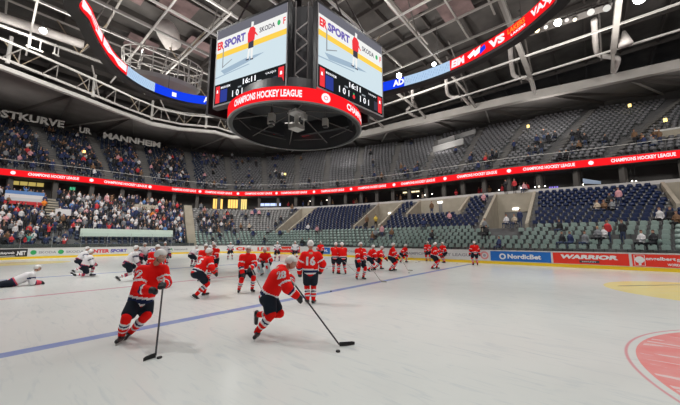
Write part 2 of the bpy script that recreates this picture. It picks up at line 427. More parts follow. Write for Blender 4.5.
for x in (33.5, 61): 
    mb = MB(); f_ = lambda a, b: (*bpos(sl - a, .022), b); disc(f_, px_w(29, x), .64, .24, GRN, mb); mb.build('logo', p)
    ad_text(p, sl, 'SKODA', GRY, px_w(29, x + 5), .5, .26, px_w(x + 5, x + 23), .03)
p, sl = advert(-8, 27.5, BLK); ad_text(p, sl, '.NET', LINK, px_w(-8, 16), .38, .44, px_w(16, 26), .05)
ad_text(p, sl, 'hockeyweb', LINK, px_w(-8, -5), .48, .3, px_w(-5, 14.5), .03)
mb = MB(); f_ = lambda a, b: (*bpos(sl - a, .024), b); mb.add([f_(px_w(-8, -7), .32), f_(px_w(-8, 15), .32), f_(px_w(-8, 15), .37), f_(px_w(-8, -7), .37)], [(0, 1, 2, 3)], LINK); mb.build('strip', p)

# glass above the boards
gm = bpy.data.materials.new('rink_glass'); gm.use_nodes = True; nt = gm.node_tree; nt.nodes.clear()
o = nt.nodes.new('ShaderNodeOutputMaterial'); mx = nt.nodes.new('ShaderNodeMixShader'); tr = nt.nodes.new('ShaderNodeBsdfTransparent'); gl = nt.nodes.new('ShaderNodeBsdfGlossy')
tr.inputs[0].default_value = (.93, .96, .95, 1); gl.inputs['Roughness'].default_value = .05; gl.inputs[0].default_value = (.8, .85, .85, 1); mx.inputs[0].default_value = .03
nt.links.new(tr.outputs[0], mx.inputs[1]); nt.links.new(gl.outputs[0], mx.inputs[2]); nt.links.new(mx.outputs[0], o.inputs[0])
mb = MB(); S = np.arange(-8, 85, .5)
mb.strip([(*bpos(s, -.05), 1.10) for s in S], [(*bpos(s, -.05), 2.75 if 32 < s < 84 else 2.0) for s in S], gm); mb.build('glass_pane', root)
mb = MB(); mm = mat('mullion', (.35, .37, .38), .4)
mb.box((0, 0, 1.9), (.03, .03, 1.65), mm); gmu = mb.build('glass_mullion', root); gmu.location = (*bpos(34, -.05), 0)
for s in np.arange(36.4, 84, 2.4):
    c_ = gmu.copy(); COL.objects.link(c_); c_.location = (*bpos(s, -.05), 0)

# ------------------------------------------------------------------ lower stand
STEP = mat('tread_concrete', (.20, .20, .205), .85, noise=.12, nscale=1.5); BEIGE = mat('beige_concrete', (.42, .38, .31), .8, noise=.10, nscale=1.2)
FT = np.arange(TH0, TH1 + .01, .5)
mb = MB(); prev = None
for th in FT:
    pts = [ip(RB(th) + .45, th, 0), ip(RB(th) + .45, th, Z0)]
    for i in range(NR):
        r0, r1 = low_r(th, i), low_r(th, i + 1)
        m_ = ip((r0 + r1)/2, th, 0); kk = in_vom(m_.x, m_.y, i); j = i if kk is None else kk
        if i == 0: r0 = RB(th) + .45
        if i > 0 : pts.append(ip(r0, th, Z0 + DZ*j))
        pts.append(ip(r1, th, Z0 + DZ*j))
    rr_ = low_r(th, NR); pts.append(ip(rr_, th, 7.25)); pts.append(ip(RR(th) + 2.6, th, 7.25))
    if prev is not None: mb.strip(prev, pts, STEP)
    prev = pts
tag(mb.build('floor_lower_stand'), 'stepped grey concrete terrace of the lower stand', kind='structure')
# front parapet of the stand, right behind the glass
mb = MB(); DK = mat('dark_parapet', (.07, .08, .08), .6)
for (ta, tb) in ((TH0, 76), (76, TH1)):
    T = [t for t in FT if ta <= t <= tb]
    mb.slab([[ip(RB(t) + .40, t, 0) for t in T], [ip(RB(t) + .40, t, 1.02 if ta < 0 else 1.5) for t in T], [ip(RB(t) + .46, t, 1.02 if ta < 0 else 1.5) for t in T], [ip(RB(t) + .46, t, 0) for t in T]], DK)
tag(mb.build('wall_front'), kind='structure')
# vomitories
for n_, (ya, yb, k) in enumerate(VOM):
    def u_at(i, y):      # x of the row front at world-y
        t = 0.0
        for _ in range(30):
            q = ip(low_r(t, i), t, 0); t += (y - q.y)*1.2; t = max(-60, min(80, t))
        return ip(low_r(t, i), t, 0).x
    mb = MB(); zf = Z0 + DZ*k
    for y, s_ in ((ya, 1), (yb, -1)):
        x0 = u_at(k, y); x1 = u_at(NR, y)
        zt0 = zf + .40; zt1 = Z0 + DZ*(NR - 1) + .45
        if n_ == 1: zt0 = zf + .45
        P = [(x0, y, zf - .3), (x1, y, zf - .3), (x1, y + .28*s_, zf - .3), (x0, y + .28*s_, zf - .3), (x0, y, zt0), (x1, y, zt1), (x1, y + .28*s_, zt1), (x0, y + .28*s_, zt0)]
        mb.hexa(P, BEIGE)
    xm0, xm1 = u_at(NR, ya), u_at(NR, yb); top = 7.3
    xb0, xb1 = xm0 - .1, xm1 - .1
    L = yb - ya
    def bw(f0, f1, z0, z1, m, o=0):
        P = []
        for z in (z0, z1):
            for (f, d) in ((f0, o), (f1, o), (f1, o + .25), (f0, o + .25)): P.append((xb0 + (xb1 - xb0)*f - o*0 + d, ya + L*f, z))
        mb.hexa(P, m)
    d0, d1 = (.32, .68) if n_ != 0 else (.22, .78)
    if n_ == 1: d0, d1 = .52, .60
    bw(0, d0, zf, top, BEIGE); bw(d1, 1, zf, top, BEIGE); bw(d0, d1, zf + 2.1, top, BEIGE); bw(d0, d1, zf, zf + 2.1, DK, .3)
    # steps on the vomitory floor
    ps = mb.build('wall_vomitory_%d' % (n_ + 1)); tag(ps, kind='structure')
    lm = MB(); c = (xb0 + (xb1 - xb0)*.5 - .08, ya + L*(.5 if n_ != 1 else .56), min(zf + 2.45, 6.9))
    lm.tube([(c[0] + .08, c[1] - .3, c[2]), (c[0] + .08, c[1] + .3, c[2])], .12, led('lamp_glow', (1, .96, .86), 5), 8)
    nm = ['between the stairs nearest the blue betting advert', 'over the wide doorway in the navy seats', 'above the stairs in the middle of the navy seats', 'above the stairs beside the grey seating', 'above the stairs in the navy seats above the red advert'][n_]
    tag(lm.build('wall_lamp'), 'white glowing wall lamp ' + nm, 'lamp')

# concourse behind the lower stand, underside of the upper stand
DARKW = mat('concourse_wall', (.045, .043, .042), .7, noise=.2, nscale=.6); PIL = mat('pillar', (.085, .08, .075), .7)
mb = MB(); T = list(FT)
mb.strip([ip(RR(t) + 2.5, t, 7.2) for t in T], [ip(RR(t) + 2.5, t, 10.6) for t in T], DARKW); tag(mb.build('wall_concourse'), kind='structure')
mb = MB()
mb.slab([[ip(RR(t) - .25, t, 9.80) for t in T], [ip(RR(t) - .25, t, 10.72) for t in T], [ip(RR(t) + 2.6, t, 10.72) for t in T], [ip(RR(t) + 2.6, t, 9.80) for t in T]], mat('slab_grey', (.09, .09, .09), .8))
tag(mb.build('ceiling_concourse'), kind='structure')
for n_, t in enumerate(np.arange(-56, 138, 5.2)):
    mb = MB(); q = ip(RR(t) + .7, t, 8.53); mb.box(q, (.5, .5, 2.56), PIL, math.radians(t)); tag(mb.build('column_%d' % (n_ + 1)), kind='structure')
def on_conc(px, py, off):    # point on the concourse ring at a given offset seen at pixel
    d = ray(px, py)
    for L in np.arange(25, 90, .05):
        k = L/math.hypot(d.x, d.y); P = Vector((d.x*k, d.y*k, CAM_Z + d.z*k)); q = np.array([P.x, P.y]) - C0
        t = math.degrees(math.atan2(q[1], q[0]))
        if math.hypot(*q) >= RR(t) + off: return P, t
WARM = led('warm_window', (1, .62, .16), 1.3); COOL = led('cool_sign', (.55, .65, 1), 1.3); SPOTG = led('ceiling_spot', (1, .93, .8), 6)
def glow_panel(px0, px1, z0, z1, m, name, label, cat, off=2.4, group=None):
    a, ta = on_conc(px0, 200, off); b_, tb = on_conc(px1, 200, off); mb = MB()
    T = np.linspace(ta, tb, 5)
    mb.slab([[ip(RR(t) + off, t, z0) for t in T], [ip(RR(t) + off, t, z1) for t in T], [ip(RR(t) + off + .08, t, z1) for t in T], [ip(RR(t) + off + .08, t, z0) for t in T]], m)
    fr = MB()
    o = mb.build(name)
    for f in (0, .25, .5, .75, 1):
        t = ta + (tb - ta)*f; q = ip(RR(t) + off - .03, t, (z0 + z1)/2); fr.box(q, (.06, .07, z1 - z0), BLK, math.radians(t))
    fr.build('frame', o); tag(o, label, cat, group); return o
glow_panel(213, 223, 7.7, 9.5, WARM, 'lit_window', 'amber lit lounge window under the ribbon, one of the two beside the lit kiosk', 'window', group='amber lounge windows')
glow_panel(228, 238, 7.9, 9.5, WARM, 'lit_window', 'amber lit lounge window under the ribbon, one of the two beside the lit kiosk', 'window', group='amber lounge windows')
glow_panel(239, 247, 7.7, 9.6, led('kiosk', (1, .75, .25), 1.1), 'kiosk', 'small yellow lit kiosk front under the ribbon display', 'kiosk')
glow_panel(259, 281, 8.3, 8.8, COOL, 'lit_sign', 'pale blue and pink glowing sign strip in the dark concourse', 'sign')
glow_panel(403, 420, 9.3, 9.5, led('strip_warm', (1, .85, .5), 1.6), 'light_strip', 'warm light strip over the concourse bar', 'lamp')
glow_panel(8, 42, 9.1, 9.6, led('strip_dim', (.55, .42, .12), .8), 'lit_window', 'dim yellow window band above the standing end crowd', 'window')
glow_panel(68, 74, 9.0, 9.4, led('exit_green', (.1, .6, .3), 1.2), 'exit_sign', 'small green lit sign above the standing end crowd', 'sign')
for (x, y) in ((499, 190), (535, 187), (539, 186.5), (545, 186), (583, 184.5), (632, 181), (636, 181), (418, 196), (425, 195), (432, 194), (521, 188), (310, 201), (327, 200)):
    P, t = on_conc(x, y, .3); mb = MB(); mb.tube([P + Vector((0, 0, .05)), P - Vector((0, 0, .05))], [.05, .08], SPOTG, 8)
    mb.tube([P + Vector((0, 0, .07)), Vector((P.x, P.y, 9.79))], .02, BLK, 4)
    tag(mb.build('pendant_lamp'), 'small bright pendant lamp glowing over the concourse behind the navy seats', 'lamp', 'concourse pendant lamps')

# top rail of the lower stand
mb = MB(); RAIL = mat('rail_grey', (.60, .58, .58), .5); T = [t for t in FT if t < 60]
mb.slab([[ip(low_r(t, NR) + .12, t, 7.25) for t in T], [ip(low_r(t, NR) + .12, t, 7.62) for t in T], [ip(low_r(t, NR) + .26, t, 7.62) for t in T], [ip(low_r(t, NR) + .26, t, 7.25) for t in T]], RAIL)
tag(mb.build('trim_2'), kind='structure')

# ------------------------------------------------------------------ LED ribbon
ROOT = tag(empty('ribbon_display'), 'long red ribbon display with white league lettering below the upper stand', 'display')
RZ0, RZ1 = 9.88, 10.64
LRED = led('led_red', (.93, .012, .018), 1.0); LWHT = led('led_white', (1, .82, .85), 1.05)
mb = MB(); T = np.arange(TH0, TH1, .5)
mb.slab([[ip(RR(t) - .40, t, RZ0) for t in T], [ip(RR(t) - .40, t, RZ1) for t in T], [ip(RR(t) - .26, t, RZ1) for t in T], [ip(RR(t) - .26, t, RZ0) for t in T]], LRED)
mb.build('screen', ROOT)
tt = np.arange(TH0, TH1, .1); rp = np.array([ip(RR(t) - .42, t, 0)[:2] for t in tt]); rs = np.r_[0, np.cumsum(np.hypot(*np.diff(rp, axis=0).T))]
def rib(s, z): return Vector((np.interp(s, rs, rp[:, 0]), np.interp(s, rs, rp[:, 1]), z))
rpx = np.array([proj((q[0], q[1], 10.2))[0] for q in rp]); okr = (rpx > -500) & (rpx < 1500); oo = np.argsort(rpx[okr])
def rib_s(px): return float(np.interp(px, rpx[okr][oo], rs[okr][oo]))
cl = [(-37, -3), (28, 79), (104, 147), (172, 234)[:1] + (196,), (205, 232), (245, 272), (281, 307), (321, 344), (358, 386), (401, 435), (457, 497), (523, 575), (611, 676)]
lg = [13, 91.5, 150, 196 + 4, 238, 276.5, 314, 351, 394, 445, 509, 591]
for a, b in cl:
    mb = MB(); sa, sb = rib_s(a), rib_s(b)
    put_text(mb, 'CHAMPIONS HOCKEY LEAGUE', LWHT, lambda x, z, sa=sa: rib(sa - x, z), 0, RZ0 + .20, .38, sa - sb, .035)
    mb.build('lettering', ROOT)
for a in lg:
    mb = MB(); disc(lambda x, z: rib(rib_s(a) - x, z), 0, (RZ0 + RZ1)/2, .24, LWHT, mb, 8); mb.build('logo', ROOT)

# ------------------------------------------------------------------ upper stand
mb = MB(); prev = None; UST = mat('upper_concrete', (.13, .13, .135), .85, noise=.15, nscale=1)
for th in np.arange(TH0, TH1 + .1, 1.0):
    pts = [ip(RR(th) - .2, th, 10.72), ip(up_r(th, 0), th, 10.72)]
    for i in range(NU):
        pts += [ip(up_r(th, i), th, UZ0 + UDZ*i), ip(up_r(th, i + 1), th, UZ0 + UDZ*i)]
    pts += [ip(up_r(th, NU), th, UZ0 + UDZ*NU), ip(RU(th) + 2.0, th, UZ0 + UDZ*NU)]
    if prev is not None: mb.strip(prev, pts, UST)
    prev = pts
tag(mb.build('floor_upper_stand'), kind='structure')
mb = MB(); T = np.arange(TH0, TH1 + .1, 1.0); UW = mat('upper_wall', (.085, .083, .082), .85, noise=.12, nscale=.5)
mb.strip([ip(RU(t) + 1.9, t, UZ0 + UDZ*NU) for t in T], [ip(RU(t) + 1.9, t, 23.5) for t in T], UW); tag(mb.build('wall_upper'), kind='structure')
# front rail of the upper stand: pale handrail on thin posts
STD0 = mat('rail_post_dark', (.16, .16, .16), .5)
rr = tag(empty('guard_rail'), 'pale handrail on thin posts along the front of the upper stand', 'railing')
mb = MB(); RW = mat('rail_white', (.62, .62, .60), .4); T2 = np.arange(TH0, TH1, .5)
mb.tube([ip(RR(t) - .05, t, 11.9) for t in T2], .032, RW, 5); mb.build('handrail', rr)
mb = MB()
mb.tube([(0, 0, 10.72), (0, 0, 11.9)], .02, STD0, 4); pm_ = mb.build('rail_post', rr); q = ip(RR(T2[0]) - .05, T2[0], 0); pm_.location = q
for t in T2[5::5]:
    c_ = pm_.copy(); COL.objects.link(c_); c_.location = ip(RR(t) - .05, t, 0)

# ------------------------------------------------------------------ seats
def seat_mesh(m, m2, openp=False):
    mb = MB()
    def rp(w_, h, c, z0, yf):   # rounded plate
        pr = [(-w_, z0), (w_, z0), (w_, z0 + h - c), (w_ - c, z0 + h), (-w_ + c, z0 + h), (-w_, z0 + h - c)]
        A = [(x, yf(z) - .02, z) for x, z in pr]; B = [(x, yf(z) + .025, z) for x, z in pr]; n = 6
        mb.add(A + B, [tuple(range(n)), tuple(range(2*n - 1, n - 1, -1))] + [(i, n + i, n + (i + 1) % n, (i + 1) % n) for i in range(n)], m)
    rp(.205, .36, .07, .36, lambda z: .22 + (z - .38)*.22)
    if openp: mb.box((0, -.02, .405), (.40, .40, .035), m)
    else: rp(.19, .26, .05, .38, lambda z: .10 + (z - .40)*.10)       # folded-up seat pan
    mb.box((0, .20, .21), (.07, .06, .42), m2); mb.box((.27, .12, .44), (.035, .20, .16), m2)
    me = mb.build('seat'); d = me.data; bpy.data.objects.remove(me); return d
SG = mat('seat_green', (.27, .36, .33), .5); SN = mat('seat_navy', (.004, .016, .072), .45); SU = mat('seat_grey', (.22, .22, .24), .5)
SB = mat('seat_dark_blue', (.025, .04, .085), .5); SW = mat('seat_pale_grey', (.30, .30, .30), .55)
LEGM = mat('seat_leg', (.10, .12, .12), .5); LEGL = mat('seat_leg_light', (.42, .43, .45), .5)
SEATM = {'g': seat_mesh(SG, LEGM), 'n': seat_mesh(SN, LEGL), 'u': seat_mesh(SU, LEGM), 'b': seat_mesh(SB, LEGL), 'w': seat_mesh(SW, LEGM)}
for k_, m_ in (('g', SG), ('n', SN), ('u', SU), ('b', SB), ('w', SW)): SEATM['o' + k_] = seat_mesh(m_, LEGM, True)
seats = []       # kind, x, y, z, rot, px, py, dist
def row_pts(rf, t0, t1, step):
    T = np.arange(t0, t1, .1); P = np.array([ip(rf(t), t, 0)[:2] for t in T]); S = np.r_[0, np.cumsum(np.hypot(*np.diff(P, axis=0).T))]
    for s in np.arange(step/2, S[-1], step):
        x, y = np.interp(s, S, P[:, 0]), np.interp(s, S, P[:, 1]); x2, y2 = np.interp(s + .05, S, P[:, 0]), np.interp(s + .05, S, P[:, 1])
        yield x, y, math.atan2(y2 - y, x2 - x), np.interp(s, S, T)
for i in range(NR):
    for x, y, a, t in row_pts(lambda q: low_r(q, i) + .25, -58, 136, .60):
        z = Z0 + DZ*i; px, py = proj((x, y, z))
        if not (-30 < px < 710) or (i == NR - 1 and t < 77): continue
        if in_vom(x, y, i) is not None or any(abs(y - e) < .45 and x > 20 and i >= k - 1 for (ya, yb, k) in VOM for e in (ya, yb)): continue
        if any(abs(y - q) < .5 for q in (-1.2, 30.0)) and i < 0: continue
        if 75.2 < t < 77.6: continue
        if t > 77.6:
            if i % 1 or abs(t - 101.5) < 1.0 or rng.random() < .1: continue
            k = 'b'
        elif t > 49: k = 'g' if i < 6 else 'w'
        else: k = 'g' if i < 6 else 'n'
        if 44 < t < 52 and i == 6 and y > 37: k = 'n'
        if i < 6 and 4.9 < y < 8 and i >= 3 and x > 20: continue
        seats.append((k, x, y, z, a, px, py, math.hypot(x, y)))
UAIS = [-52, -44, -36.5, -29, -21, -12, -3, 7, 18, 29, 39, 48, 57, 66, 75, 84.5, 92, 99.5, 108, 117, 126]
for i in range(NU):
    for x, y, a, t in row_pts(lambda q: up_r(q, i) + .2, -58, 136, .60):
        z = UZ0 + UDZ*i; px, py = proj((x, y, z))
        if not (-10 < px < 690): continue
        if min(abs(t - q) for q in UAIS)*math.radians(1)*50 < .75: continue
        k = 'u' if t < 72 else 'b'
        if i > 16 and -32 < t < 12 and rng.random() < .0: continue
        seats.append((k, x, y, z, a, px, py, math.hypot(x, y, z)))
def merge(name, items, label, cat):
    """items: (mesh, matrix 2d loc xyz, rz, scale). One quad/poly soup object"""
    by = {}
    for me, x, y, z, a, sc_ in items: by.setdefault(me.name, (me, []))[1].append((x, y, z, a, sc_))
    V = []; LV = []; LS = []; LT = []; MI = []; mats = []; vo = 0; lo = 0
    for me, L in by.values():
        n = len(me.vertices); co = np.zeros(n*3, np.float32); me.vertices.foreach_get('co', co); co = co.reshape(-1, 3)
        nl = len(me.loops); lv = np.zeros(nl, np.int32); me.loops.foreach_get('vertex_index', lv)
        npoly = len(me.polygons); lt = np.zeros(npoly, np.int32); me.polygons.foreach_get('loop_total', lt)
        mi = np.zeros(npoly, np.int32); me.polygons.foreach_get('material_index', mi); mp_ = []
        for m in me.materials:
            if m not in mats: mats.append(m)
            mp_.append(mats.index(m))
        mi = np.array(mp_, np.int32)[mi]
        for (x, y, z, a, s) in L:
            c, q = math.cos(a), math.sin(a)
            V.append(np.stack([co[:, 0]*c*s - co[:, 1]*q*s + x, co[:, 0]*q*s + co[:, 1]*c*s + y, co[:, 2]*s + z], 1))
            LV.append(lv + vo); LT.append(lt); MI.append(mi); vo += n
    V = np.concatenate(V); LV = np.concatenate(LV); LT = np.concatenate(LT); MI = np.concatenate(MI)
    me = bpy.data.meshes.new(name); me.vertices.add(len(V)); me.vertices.foreach_set('co', V.ravel().astype(np.float32))
    me.loops.add(len(LV)); me.loops.foreach_set('vertex_index', LV)
    me.polygons.add(len(LT)); me.polygons.foreach_set('loop_start', np.r_[0, np.cumsum(LT)[:-1]].astype(np.int32))
    for m in mats: me.materials.append(m)
    me.polygons.foreach_set('material_index', MI); me.update(calc_edges=True); me.validate()
    return tag(link(name, me), label, cat, kind='stuff')
# ------------------------------------------------------------------ spectators
SKIN = mat('skin', (.50, .27, .19), .6); HAIR = mat('hair', (.05, .03, .02), .7); DENIM = mat('denim', (.05, .07, .14), .8); TRO = mat('trousers_black', (.02, .02, .025), .8)
CLO = {'white': (.72, .70, .72), 'black': (.025, .025, .03), 'navy': (.03, .045, .13), 'red': (.62, .04, .05), 'pink': (.72, .36, .40), 'grey': (.24, .25, .27), 'blue': (.12, .25, .55),
       'orange': (.85, .25, .03), 'brown': (.20, .11, .06), 'yellow': (.75, .55, .10), 'teal': (.06, .32, .28), 'beige': (.55, .45, .35)}
CM = {k: mat('cloth_' + k, v, .8) for k, v in CLO.items()}
def spectator_mesh(cl_, seated, arms=0, hair=HAIR, tro=DENIM, h=.075):
    zb = .46 if seated else .92; sh = zb + .50; hd = sh + .30
    P = [('e', (0, .0, hd), (.085, .10, .125)), ('c', (0, 0, sh), (0, 0, hd - .05), .06, .055), ('c', (0, 0, zb), (0, 0, sh - .06), .15, .17), ('c', (-.15, 0, sh - .03), (.15, 0, sh - .03), .085, .085)]
    for s in (-1, 1):
        if arms == 2: P += [('c', (.2*s, 0, sh - .03), (.28*s, -.12, sh + .22), .06, .05), ('c', (.28*s, -.12, sh + .22), (.20*s, -.2, sh + .45), .05, .045)]
        elif arms == 1: P += [('c', (.2*s, 0, sh - .03), (.26*s, -.05, sh - .28), .06, .05), ('c', (.26*s, -.05, sh - .28), (.08*s, -.27, sh - .22), .05, .045)]
        else: P += [('c', (.2*s, 0, sh - .03), (.25*s, .02, sh - .32), .06, .05), ('c', (.25*s, .02, sh - .32), (.23*s, -.10, sh - .56), .05, .045)]
        if seated: P += [('c', (.09*s, -.02, zb), (.12*s, -.42, zb + .02), .09, .07), ('c', (.12*s, -.42, zb), (.12*s, -.42, .06), .065, .05), ('c', (.12*s, -.42, .05), (.12*s, -.56, .04), .045, .04)]
        else: P += [('c', (.09*s, 0, zb - .03), (.11*s, -.02, .48), .09, .065), ('c', (.11*s, -.02, .48), (.12*s, 0, .08), .062, .05), ('c', (.12*s, .02, .05), (.12*s, -.14, .045), .045, .04)]
    def cls(c):
        x, y, z = c.T; m = np.full(len(c), 2); m[(z < zb - .02)] = 3; m[(z < zb + .09) & (y < -.16)] = 3
        m[(z > hd - .17) & (np.abs(x) < .13)] = 0; m[(z > hd + .03) & (np.abs(x) < .13)] = 1; m[(z > hd - .08) & (y > .03) & (np.abs(x) < .13)] = 1
        if arms == 2: m[(z > sh + .38) & (np.abs(x) > .14)] = 0
        m[z < .10] = 1 if not seated else 3
        return m
    return organic('person', P, h, [SKIN, hair, CM[cl_], tro], cls, .05)
HAIRS = [HAIR, mat('hair_brown', (.16, .08, .04), .7), mat('hair_fair', (.45, .30, .14), .7), CM['white'], CM['red']]
SM = {}
def smesh(c, seated, arms, hi=0):
    k = (c, seated, arms, hi)
    if k not in SM: SM[k] = spectator_mesh(c, seated, arms, HAIRS[hi], TRO if (hi + arms) % 2 else DENIM)
    return SM[k]
def stand_point(px, py, upper=False):
    d = ray(px, py)
    for L in np.arange(20, 100, .06):
        k = L/math.hypot(d.x, d.y); x, y, z = d.x*k, d.y*k, CAM_Z + d.z*k
        r = math.hypot(x - C0[0], y - C0[1]); t = math.degrees(math.atan2(y - C0[1], x - C0[0]))
        if not upper:
            i = ((r - RB(t))/(RR(t) - RB(t)) - S0)/DS
            if i >= 0:
                j = int(min(i, NR)); kk = in_vom(x, y, j); zz = Z0 + DZ*(j if kk is None else kk)
                if j >= NR: zz = 7.25
                if z <= zz + .25: return x, y, zz, t
        else:
            i = ((r - RR(t))/(RU(t) - RR(t)) - UR0)/(.95/NU)
            if i >= 0 and z <= UZ0 + UDZ*min(int(i), NU - 1) + .25: return x, y, UZ0 + UDZ*min(int(i), NU - 1), t
    return None
crowd = []
def add_person(x, y, z, t, c, seated, arms, hi, sc_=1.0, turn=0):
    a = math.radians(t) + PI/2 + math.radians(turn)    # mesh faces -y; turn it towards the ice
    crowd.append([smesh(c, seated, arms, hi), x, y, z, math.radians(t) - PI/2 + math.radians(turn), sc_, c, seated, None])
# hand-placed people who stand out in the photograph: feet pixel, colour, seated, arms, hair, label
SOLO = [
 (620, 207, 'pink', 0, 0, 0, 'person in a pink top and pale trousers standing among the navy seats'),
 (611, 208, 'black', 1, 1, 0, 'person in black seated among navy seats beside the standing pink top'),
 (605, 213, 'brown', 1, 1, 1, 'person in brown seated low among navy seats near the standing pink top'),
 (598, 213, 'beige', 1, 1, 1, 'person in beige seated leftmost of the small group in navy seats'),
 (613, 213, 'grey', 1, 1, 0, 'person in grey seated below the person in black among navy seats'),
 (661, 224, 'white', 1, 0, 1, 'person in a white top seated at the edge of the navy seats far right'),
 (672, 224, 'black', 1, 0, 1, 'person in black seated between two others at the far right stairs'),
 (678, 226, 'brown', 1, 1, 0, 'person in brown seated by the far right stairs edge'),
 (599, 244, 'grey', 1, 1, 2, 'person in grey on green seats, leftmost of the trio above the red advert'),
 (605, 241, 'white', 1, 1, 0, 'person in white seated on green seats next to the red top'),
 (609, 241, 'red', 0, 0, 0, 'person in a red top standing in the green seats above the red advert'),
 (624, 243, 'black', 0, 0, 0, 'person in black standing alone in the green seats above the red adverts'),
 (643, 248, 'white', 1, 1, 0, 'person in white leaning forward on the front green row far right'),
 (655, 248, 'black', 1, 1, 0, 'person in black on the front green row beside the white top'),
 (586, 248, 'grey', 1, 0, 0, 'person in grey seated low in the front green row left of the trio'),
 (563, 248, 'black', 1, 0, 0, 'person in black seated on the front green row above the red lettering, left one'),
 (571, 248, 'navy', 1, 0, 0, 'person in navy seated on the front green row above the red lettering'),
 (491, 221, 'pink', 0, 1, 0, 'person in a pink top standing at the left side of the stairway'),
 (508, 219, 'black', 0, 1, 0, 'person in black standing in the stairway doorway'),
 (517, 220, 'red', 0, 0, 1, 'person in dull red standing by the stairway side wall'),
 (527, 223, 'pink', 1, 0, 0, 'person in pale pink seated right of the stairway'),
 (521, 226, 'navy', 0, 0, 0, 'person in navy standing at the foot of the stairway'),
 (507, 228, 'white', 1, 1, 1, 'person in white seated at the foot of the stairway'),
 (515, 228, 'beige', 1, 1, 1, 'person in beige seated at the stairway foot'),
 (487, 237, 'black', 1, 1, 0, 'person in black seated left of the stairway on green seats'),
 (482, 230, 'grey', 1, 1, 0, 'person in grey seated at the end of the navy seats by the stairway'),
 (450, 223, 'pink', 1, 1, 1, 'person in a bright pink top seated alone in navy seats'),
 (432, 215, 'brown', 0, 0, 0, 'person in dark brown standing in the wide doorway by the lamp'),
 (367, 229, 'brown', 0, 0, 1, 'person in brown standing on the middle stairs, lower left'),
 (378, 227, 'yellow', 0, 1, 0, 'person in a dull yellow top standing in the middle stairway'),
 (382, 238, 'pink', 0, 0, 0, 'person in pink standing in green seats below the middle stairway'),
 (376, 240, 'grey', 1, 1, 0, 'person in grey seated in the green rows below the middle stairway'),
 (388, 240, 'brown', 1, 1, 1, 'person in brown seated in the green rows below the middle stairway'),
 (317, 233, 'pink', 1, 1, 0, 'person in pink leaning back at the corner where green meets navy'),
 (308, 231, 'white', 1, 1, 1, 'person in white seated just below the navy block corner'),
 (294, 226, 'brown', 0, 0, 0, 'person in brown standing on the corner stairs'),
 (283, 225, 'black', 0, 0, 0, 'person in black at the foot of the corner stairs'),
 (198, 224, 'black', 1, 1, 0, 'person in black seated leftmost in the pale grey corner block'),
 (204, 224, 'white', 1, 1, 0, 'person in white seated in the pale grey corner block, near the left'),
 (209, 226, 'white', 1, 0, 0, 'person in white seated lowest of the group in the grey corner block'),
 (207, 220, 'navy', 1, 1, 0, 'person in navy seated in the grey corner block group, upper left'),
 (213, 221, 'black', 1, 1, 0, 'person in black seated mid group in the grey corner block'),
 (217, 219, 'brown', 1, 1, 0, 'person in brown seated at the right of the group in the grey corner block'),
 (231, 227, 'black', 1, 0, 0, 'person in black seated apart in the grey corner block'),
 (255, 215, 'navy', 1, 0, 0, 'person in navy seated high in the grey corner block'),
 (259, 216, 'pink', 1, 0, 1, 'person in pale pink seated high in the grey corner block beside navy'),
 (249, 230, 'beige', 1, 1, 0, 'person in beige seated where grey seats meet the green rows'),
 (43, 212, 'orange', 0, 1, 0, 'person in a bright orange jacket standing below the end stairs'),
 (96, 214, 'red', 0, 0, 0, 'person in red standing in the middle of the end crowd'),
 (152, 222, 'orange', 0, 0, 0, 'person in orange red standing right in the end crowd'),
 (28, 246, 'teal', 1, 2, 2, 'person in a green top low in the end crowd behind the boards'),
]
for px, py, c, st, ar, hi, lab in SOLO:
    q = stand_point(px, py)
    if q is None: continue
    x, y, z, t = q; me = smesh(c, bool(st), ar, hi)
    for ya_, yb_, _k in VOM:
        if x < 20: break
        for e_ in (ya_, yb_):
            if abs(y - e_) < .62: y = e_ + (.62 if y > e_ else -.62)
    crowd.append([me, x, y, z, math.radians(t) - PI/2, 1.0, c, bool(st), lab])
ncrowd = len(crowd)
pal = ['white']*11 + ['pink'] + ['black']*14 + ['navy']*8 + ['red']*2 + ['grey']*5 + ['blue', 'brown', 'brown']
def rc(p): return p[int(rng.integers(len(p)))]
for i in range(NR):       # end stand, packed
    for x, y, a, t in row_pts(lambda q: low_r(q, i) + .12, 77.8, 132, .50):
        px, py = proj((x, y, Z0 + DZ*i + 1))
        if not (-12 < px < 690) or rng.random() > (.78 if i < 13 else .62): continue
        if 46 < px < 58 and 190 < py < 216: continue
        if i < 4 and 72 < px < 175: continue
        if 5 < px < 42 and 193 < py < 206 and rng.random() < .9: continue
        if 38 < px < 75 and 222 < py < 243 and rng.random() < .65: continue
        add_person(x + rng.normal()*.05, y, Z0 + DZ*i, t, rc(pal), rng.random() < .35, rc([0, 0, 1, 1, 2]), rc([0, 0, 1, 2, 3]), rng.uniform(.84, .98), rng.uniform(-25, 25))
dark = ['black']*14 + ['navy']*6 + ['grey']*3 + ['brown']*2 + ['red', 'white', 'pink']
for i in range(NR):
    for x, y, a, t in row_pts(lambda q: low_r(q, i) + .12, -44, 74, .6):
        px, py = proj((x, y, Z0 + DZ*i + .6))
        if not (0 < px < 680) or in_vom(x, y, i) is not None: continue
        p = .012 if t < 50 else .05
        if any(abs(y - e) < .6 and x > 20 for (ya, yb, k) in VOM for e in (ya, yb)): continue
        if 195 < px < 235 and 212 < py < 232: p = .35
        if i == 0: p = .10
        if rng.random() < p and not (i > 6 and t < 45 and rng.random() < .8):
            add_person(x, y, Z0 + DZ*i, t, rc(dark), True, rc([0, 1]), rc([0, 1, 2]), 1, rng.uniform(-20, 20))
